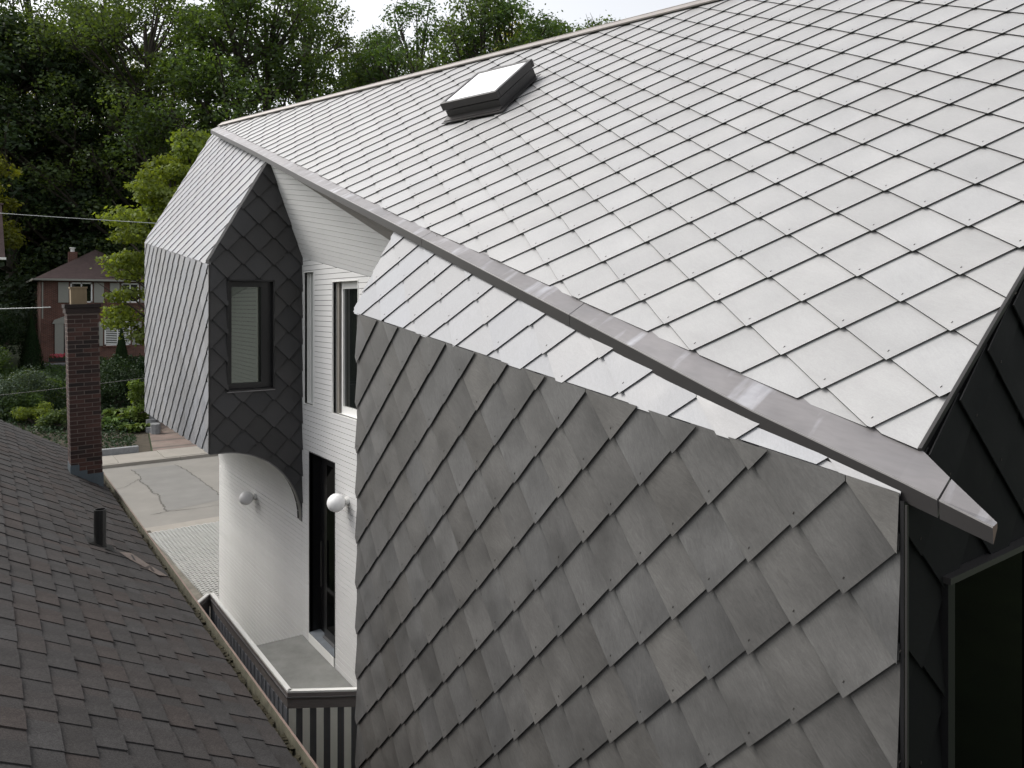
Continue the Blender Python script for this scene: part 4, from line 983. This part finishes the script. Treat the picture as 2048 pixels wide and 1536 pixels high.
# locust tree beyond the box
loc = tree_meshes(301, 9.6, 2.5, .30, 80, 26000, .15, M['leaf_lime'], (.42, .85), .45)
plant('locust_tree', loc, 350, 36, 318, 'lime green feathery tree rising beside the left end of the shingled box', 'tree', None, H=9.6, rz=.6, wide=1.0)
loc2 = tree_meshes(302, 9.6, 1.6, .45, 34, 9000, .15, M['leaf_lime'], (.4, .7), .45)
plant('locust_tree', loc2, 410, 37, 262, 'slim lime green tree top peeking over the pale sloping side of the box', 'tree', None, H=9.6, rz=2.6)
gold = tree_meshes(303, 11, 2.2, .55, 30, 8000, .17, M['leaf_gold'], (.5, .9), .6)
plant('golden_tree', gold, -28, 46, 285, 'golden green leafy tree cut by the left edge in front of the wood', 'tree', None, H=11)

# shrubs and perennials in the garden
def shrub(name, u, v, D, w_, h_, n, size, mat, label, cat='shrub', group=None, seed=0, clumps=14):
    x, y, z = ground_at(u, D); r = random.Random(seed + int(u * 3 + v)); C = []; Q = []
    for i in range(clumps):
        a = r.uniform(0, 6.28); q = r.random() ** .5 * w_ * .38; hh = h_ * r.uniform(.2, .78) * (1 - .3 * (q / (w_ * .4)) ** 2)
        C.append((math.cos(a) * q, math.sin(a) * q, hh)); Q.append(min(w_, h_) * r.uniform(.16, .3))
    V_, rv = leaves(C, Q, n, size, seed + abs(int(u)), .8)
    t = thing(name, label, cat, group, (x, y, z)); link('foliage', leaf_mesh('foliage', V_, rv, mat), t)
    m_ = MB()
    for c in C[:8]: m_.tube([(0, 0, -.05), (c[0] * .5, c[1] * .5, c[2] * .5), c], [.03, .02, .008], 5, cap=False)
    m_.out('stem', M['bark'], t); return t
shrub('shrub', 25, 700, 34, 3.6, 2.6, 7000, .10, M['leaf_grey'], 'large grey green shrub at the left edge of the front garden', seed=1, clumps=26)
shrub('shrub', 95, 740, 37, 3.2, 1.9, 5000, .10, M['leaf'], 'rounded dark green shrub just left of the brick chimney', seed=2, clumps=20)
shrub('shrub', 72, 800, 32.5, 1.9, 1.25, 3600, .09, M['leaf_lime'], 'bright lime green shrub above the dark roof left of the chimney', seed=3)
shrub('shrub', 110, 850, 31.8, 1.7, 1.0, 2600, .10, M['leaf'], 'low green bush nestling against the left side of the chimney', seed=4)
shrub('shrub', 232, 760, 36.5, 2.6, 2.7, 6000, .10, M['leaf_dark'], 'dark tall bush between the chimney and the shingled box', seed=5, clumps=24)
shrub('shrub', 278, 780, 33.5, 1.0, 2.6, 3200, .11, M['leaf_lime'], 'leafy lime green shrub hugging the left edge of the box', seed=6)
shrub('shrub', 210, 700, 44, 3.6, 2.0, 5000, .12, M['leaf_dark'], 'dark shrub in front of the brick house right of the chimney', seed=7, clumps=20)
shrub('shrub', 265, 715, 45, 3.0, 1.6, 4000, .12, M['leaf_dark'], 'dark low shrub below the shuttered window of the brick house', seed=8)
shrub('shrub', -10, 640, 50, 4.5, 5.0, 6000, .16, M['leaf_dark'], 'big dark bush left of the brick house', seed=9, clumps=20)
shrub('shrub', 45, 560, 54, 5, 6.2, 6000, .18, M['leaf_grey'], 'dull green tall bush behind the left corner of the brick house', seed=10, clumps=20)
def cover(name, poly, n, size, mat, seed, hmax):
    g = np.random.default_rng(seed); x0, x1 = min(p[0] for p in poly), max(p[0] for p in poly); y0, y1 = min(p[1] for p in poly), max(p[1] for p in poly)
    X = g.random(n * 2) * (x1 - x0) + x0; Y = g.random(n * 2) * (y1 - y0) + y0; k = np.ones(n * 2, bool)
    for a, b, c in polyhp(poly): k &= (a * X + b * Y <= c)
    X, Y = X[k][:n], Y[k][:n]; m = len(X); hh = np.sin(X * 2.1 + 1) * np.sin(Y * 1.7) * .5 + .5; hh = (.15 + .85 * hh) * hmax * g.random(m)
    Z = np.array([gz(a, b) for a, b in zip(X, Y)]) + hh; P = np.stack([X, Y, Z], 1)
    nr = g.normal(size=(m, 3)) * .6 + np.array([0, -.3, 1]); nr /= np.linalg.norm(nr, axis=1)[:, None]; t = np.cross(nr, g.normal(size=(m, 3))); t /= np.linalg.norm(t, axis=1)[:, None]; b = np.cross(nr, t)
    s_ = size * (.5 + g.random(m))[:, None]; V_ = np.stack([P - t * s_ * .5, P - b * s_ * .33, P + t * s_ * .5, P + b * s_ * .33], 1).reshape(-1, 3)
    o = bpy.data.objects.new(name, leaf_mesh(name, V_, g.random(m), M[mat])); col.objects.link(o); o['kind'] = 'stuff'; tag(o, 'low green ground cover plants filling the garden bed', 'ground cover'); return o
cover('ground_cover', [(-4, 31.6), (4.85, 31.6), (6.9, 45), (-6, 45)], 26000, .10, 'leaf_dark', 61, .45)
cover('low_foliage', [(-8, 45), (7.2, 45), (9, 57), (-10, 57)], 22000, .14, 'leaf', 62, .5)
shrub('shrub', 150, 800, 35.5, 3.2, 2.0, 5000, .10, M['leaf_dark'], 'dark shrub partly hidden behind the brick chimney', seed=11, clumps=20)
shrub('shrub', 40, 860, 33.5, 2.6, 1.5, 4200, .10, M['leaf'], 'mid green shrub rising just above the dark roof at the far left', seed=12, clumps=20)
shrub('shrub', 255, 800, 38, 3.0, 2.4, 5000, .11, M['leaf_dark'], 'dark dense bush behind the perennials right of the chimney', seed=13, clumps=20)
shrub('shrub', -30, 750, 40, 3.4, 2.6, 4200, .12, M['leaf'], 'green bush cut off by the left edge of the picture', seed=14, clumps=20)
def conifer(u, D, h_, w_, label):
    g = np.random.default_rng(int(u)); n = 5200; t = g.random(n) ** .8; a = g.random(n) * 6.283; rad = w_ / 2 * (1 - t) * (.75 + .35 * g.random(n)) + .02
    P = np.stack([np.cos(a) * rad, np.sin(a) * rad, t * h_], 1); s = .085 * (.6 + .8 * g.random(n))[:, None]
    up = np.stack([np.cos(a) * .35, np.sin(a) * .35, np.ones(n)], 1); sd = np.stack([-np.sin(a), np.cos(a), 0 * a], 1)
    V_ = np.stack([P - sd * s * .4, P - up * s * .3, P + sd * s * .4, P + up * s * 1.1], 1).reshape(-1, 3)
    x, y, z = ground_at(u, D); tr = thing('conifer', label, 'conifer', None, (x, y, z)); link('crown', leaf_mesh('crown', V_, g.random(n), M['leaf_dark']), tr)
    m_ = MB(); m_.tube([(0, 0, -.1), (0, 0, h_ * .8)], [.06, .01], 6); m_.out('trunk', M['bark'], tr)
conifer(243, 42, 3.3, 1.3, 'narrow pointed dark conifer in front of the shuttered ground floor window')
conifer(63, 47, 3.4, 1.5, 'pointed dark conifer by the left corner of the brick house')
def hosta(u, v, D, rad, label, seed, mat='leaf_hosta'):
    g = np.random.default_rng(seed); n = 70; x, y, z = ground_at(u, D); V = []; F = []; m_ = MB()
    for i in range(n):
        a = g.random() * 6.283; L = rad * (.55 + .5 * g.random()); e = .25 + .9 * g.random(); wd = L * .26
        d = Vector((math.cos(a), math.sin(a), 0)); s = Vector((-d.y, d.x, 0)); h1 = L * e * .75; h2 = h1 * .65
        p0, p1, p2 = d * .04, d * L * .5 + Vector((0, 0, h1)), d * L + Vector((0, 0, h2)); pm = d * L * .8 + Vector((0, 0, h1 * .98))
        m_.add([p0, p1 - s * wd, p1 + Vector((0, 0, -.02)), p1 + s * wd, pm - s * wd * .7, pm + s * wd * .7, p2], [(0, 1, 2), (0, 2, 3), (1, 4, 2), (2, 5, 3), (2, 4, 6, 5)], float(g.random()))
    t = thing('hosta', label, 'plant', 'leafy perennials in the planting bed', (x, y, z)); m_.out('foliage', M[mat], t)
for i, (u, v, D, r_) in enumerate([(222, 880, 32.4, .55), (236, 872, 32.9, .5), (262, 868, 33.3, .6), (280, 862, 33.6, .55), (250, 893, 31.9, .42), (272, 895, 31.8, .45), (214, 893, 31.9, .4), (286, 885, 32.1, .4), (228, 858, 34, .6), (255, 852, 34.5, .6)]):
    hosta(u, v, D, r_, 'low leafy light green perennial in the bed behind the pavement', 40 + i)
for i, (u, D, sx_) in enumerate([(305, 32.0, .5), (309, 32.5, .45), (303, 33.0, .4), (307, 33.6, .4), (312, 31.7, .35)]):
    x, y, z = ground_at(u, D); r = random.Random(i)
    m_ = MB(); k = 7; P = [(x + sx_ * .6 * math.cos(2 * math.pi * j / k) * r.uniform(.8, 1.1), y + sx_ * .5 * math.sin(2 * math.pi * j / k) * r.uniform(.8, 1.1), z - .05) for j in range(k)]
    m_.slab(P, (0, 0, .26 + .05 * i)); tag(m_.out('boulder', M['stone']), 'flat grey stone in the row where the planting bed meets the brick drive', 'stone', 'grey stones edging the brick drive')

# ------------------------------------------------------------------ far brick house
fh = thing('brick_house', 'two storey red brick house with brown hip roof behind the chimney', 'house')
FX0, FX1, FY = 3.30, 10.55, 59.4; fz0, fz1 = -4.3, 1.62
m_ = MB(); m_.box(FX0, FX1, FY, FY + 8, fz0, fz1); m_.out('wall', M['brickwall'], fh)
m_ = MB(); ex = .42; cxr = (FX0 + FX1) / 2; cyr = FY + 4
V = [(FX0 - ex, FY - ex, 1.72), (FX1 + ex, FY - ex, 1.72), (FX1 + ex, FY + 8 + ex, 1.72), (FX0 - ex, FY + 8 + ex, 1.72), (cxr, cyr - .5, 4.05), (cxr, cyr + .5, 4.05)]
m_.add(V, [(0, 1, 4), (1, 2, 5, 4), (2, 3, 5), (3, 0, 4, 5), (3, 2, 1, 0)]); m_.out('hip_roof', M['far_roof'], fh)
m_ = MB(); m_.box(FX0 - ex, FX1 + ex, FY - ex - .08, FY - ex + .04, 1.60, 1.73); m_.box(FX0 - ex - .08, FX0 - ex + .02, FY - ex, FY + 8 + ex, 1.60, 1.73); m_.out('eaves_gutter', M['shutter'], fh)
m_ = MB(); m_.box(5.1, 5.65, FY + 2.2, FY + 2.8, 2.3, 3.75); hc = m_.out('stack', M['brickwall'], fh); m_ = MB(); m_.tube([(5.37, FY + 2.5, 3.75), (5.37, FY + 2.5, 4.08)], .14, 12); m_.tube([(5.37, FY + 2.5, 4.0), (5.37, FY + 2.5, 4.08)], .2, 12); m_.out('pot', M['white_trim'], fh)
def fwin(x0, x1, z0, z1, sh=True, slats=0, sw_=.62):
    m_ = MB(); e = .09
    m_.box(x0, x1, FY - .05, FY + .02, z1 - e, z1); m_.box(x0, x1, FY - .05, FY + .02, z0, z0 + e); m_.box(x0, x0 + e, FY - .05, FY + .02, z0, z1); m_.box(x1 - e, x1, FY - .05, FY + .02, z0, z1)
    m_.box((x0 + x1) / 2 - .04, (x0 + x1) / 2 + .04, FY - .05, FY + .02, z0, z1); f = m_.out('window', M['white_trim'], fh)
    m_ = MB(); m_.box(x0 + e, x1 - e, FY - .012, FY - .004, z0 + e, z1 - e); m_.out('pane', M['glass'], f)
    m_ = MB(); m_.box(x0 - .1, x1 + .1, FY - .12, FY, z0 - .12, z0); m_.out('window_sill', M['brickwall'], f)
    for i in range(slats):
        zz = z0 + e + (i + .5) * (z1 - z0 - 2 * e) / slats
        m_ = MB(); m_.box(x0 + e, x1 - e, FY - .03, FY - .014, zz - .03, zz + .03); m_.out('blind_slat', M['white_trim'], f)
    if sh:
        for a, b in ((x0 - .1 - sw_, x0 - .1), (x1 + .1, x1 + .1 + sw_)):
            m_ = MB(); m_.box(a, b, FY - .06, FY, z0, z1); m_.out('shutter', M['shutter'], fh)
fwin(5.02, 6.35, .10, 1.50, sw_=.62); fwin(8.15, 9.3, .10, 1.5, sw_=.6)
fwin(7.10, 8.75, -2.95, -1.25, slats=12, sw_=.62)
m_ = MB(); m_.box(4.10, 4.62, FY - .10, FY + .02, -3.95, -1.35); m_.box(5.25, 5.45, FY - .1, FY + .02, -3.95, -1.35); m_.slab([(3.95, FY - .14, -1.35), (5.6, FY - .14, -1.35), (5.5, FY - .14, -1.1), (4.8, FY - .14, -.78), (4.05, FY - .14, -1.1)], (0, .15, 0)); en = m_.out('portal', M['shutter'], fh)
m_ = MB(); m_.box(4.64, 5.24, FY - .03, FY + .0, -3.95, -1.5); m_.out('front_door', M['black'], fh)
m_ = MB(); m_.box(3.3, 6.2, FY - 1.8, FY, -4.4, -4.02); m_.out('stoop', M['stone'], fh)
m_ = MB(); m_.box(3.35, 3.43, FY - .09, FY - .01, -1.0, 1.5); m_.out('downpipe', M['shutter'], fh)
m_ = MB(); m_.box(FX0 - .01, FX1, FY - .07, FY, -4.4, -4.12); m_.out('plinth', M['kerb'], fh)
# flower stand at its stoop
fs = thing('flower_stand', 'dark wooden planter on legs full of pink flowers by the brick house door', 'planter', None, (4.05, FY - 2.4, -4.4))
m_ = MB(); m_.box(-.45, .55, -.2, .2, .62, .86); m_.out('trough', M['pipe'], fs)
for a, b in ((-.45, -.2), (.5, -.2), (-.45, .16), (.5, .16)):
    m_ = MB(); m_.slab([(a, b, 0), (a + .06, b, 0), (a + .06, b + .05, 0), (a, b + .05, 0)], (0, 0, .62)); m_.out('leg', M['pipe'], fs)
V_, rv = leaves([(-.25 + .2 * i, 0, .98) for i in range(5)], [.2] * 5, 260, .13, 9); link('blossom', leaf_mesh('blossom', V_, rv, M['petal']), fs)
V_, rv = leaves([(-.25 + .2 * i, 0, .86) for i in range(5)], [.2] * 5, 300, .12, 10); link('foliage', leaf_mesh('foliage', V_, rv, M['leaf']), fs)
# second brick house cut by the left edge
f2 = thing('brick_house', 'edge of a brown roofed house cut off by the left side of the picture', 'house')
hx, hy, hz = ground_at(4, 44)
m_ = MB(); m_.box(hx - 9, hx - .15, hy, hy + 7, hz - 1, 2.7); m_.out('wall', M['brickwall'], f2)
m_ = MB(); m_.slab([(hx - 9.2, hy - .3, 2.75), (hx + .15, hy - .3, 2.75), (hx + .0, hy + 1.4, 6.1), (hx - 9, hy + 1.4, 6.1)], (0, .25, .0)); m_.slab([(hx - 9.2, hy + 3.5, 6.0), (hx + .1, hy + 3.5, 6.0), (hx + .1, hy + 1.3, 6.05), (hx - 9, hy + 1.3, 6.05)], (0, 0, .1)); m_.out('roof', M['far_roof'], f2)
m_ = MB(); m_.box(hx - 9, hx + .2, hy - .38, hy - .28, 2.62, 2.76); m_.out('eaves_gutter', M['white_trim'], f2)

# ------------------------------------------------------------------ overhead cables
def wire(pts, r_, mat, label, sag=.25, curl=0):
    P = []; n = 26; a, b = Vector(pts[0]), Vector(pts[1])
    for i in range(n + 1):
        t = i / n; p = a.lerp(b, t); p.z -= sag * 4 * t * (1 - t); P.append(p)
    m_ = MB(); m_.tube(P, r_, 6); tag(m_.out('overhead_cable', M[mat]), label, 'cable')
wire([(-14, 33, 3.9), (14, 19.9, 2.15)], .009, 'wire', 'thin pale cable crossing the dark wood in front of the trees', .35)
wire([(-9.0, 28.5, .25), (1.38, 21.2, -.08)], .011, 'wire', 'short pale cable ending near the brick house at mid height', .2)
wire([(-8.0, 27, -2.9), (8.0, 17.0, -1.0)], .007, 'wire_dark', 'dark thin cable hanging low across the garden shrubs', .3)

# ------------------------------------------------------------------ car half hidden below the box
cr = thing('parked_car', 'black car parked on the brick drive, mostly hidden behind the shingled box', 'car', None, (8.15, 34.6, gz(8, 34.6) + .01))
prof = [(-2.1, .35), (-2.15, .7), (-1.9, .92), (-1.1, 1.0), (-.6, 1.38), (.8, 1.42), (1.5, 1.0), (2.1, .92), (2.2, .6), (2.15, .32)]
m_ = MB(); m_.slab([(-.85, y, z) for y, z in prof], (1.7, 0, 0)); o = m_.out('body', M['car'], cr); b_ = o.modifiers.new('bevel', 'BEVEL'); b_.width = .06; b_.segments = 3
m_ = MB(); m_.slab([(-.87, y, z) for y, z in ((-.98, 1.0), (-.52, 1.32), (.72, 1.35), (1.3, 1.0))], (1.74, 0, 0)); m_.out('side_window', M['glass'], cr)
for x_ in (-.86, .66):
    for y_ in (-1.35, 1.35):
        m_ = MB(); m_.tube([(x_, y_, .33), (x_ + .2, y_, .33)], .33, 20); wl = m_.out('wheel', M['rubber'], cr)
        m_ = MB(); m_.tube([(x_ - .01, y_, .33), (x_ + .21, y_, .33)], .19, 14); m_.out('rim', M['metal'], wl)
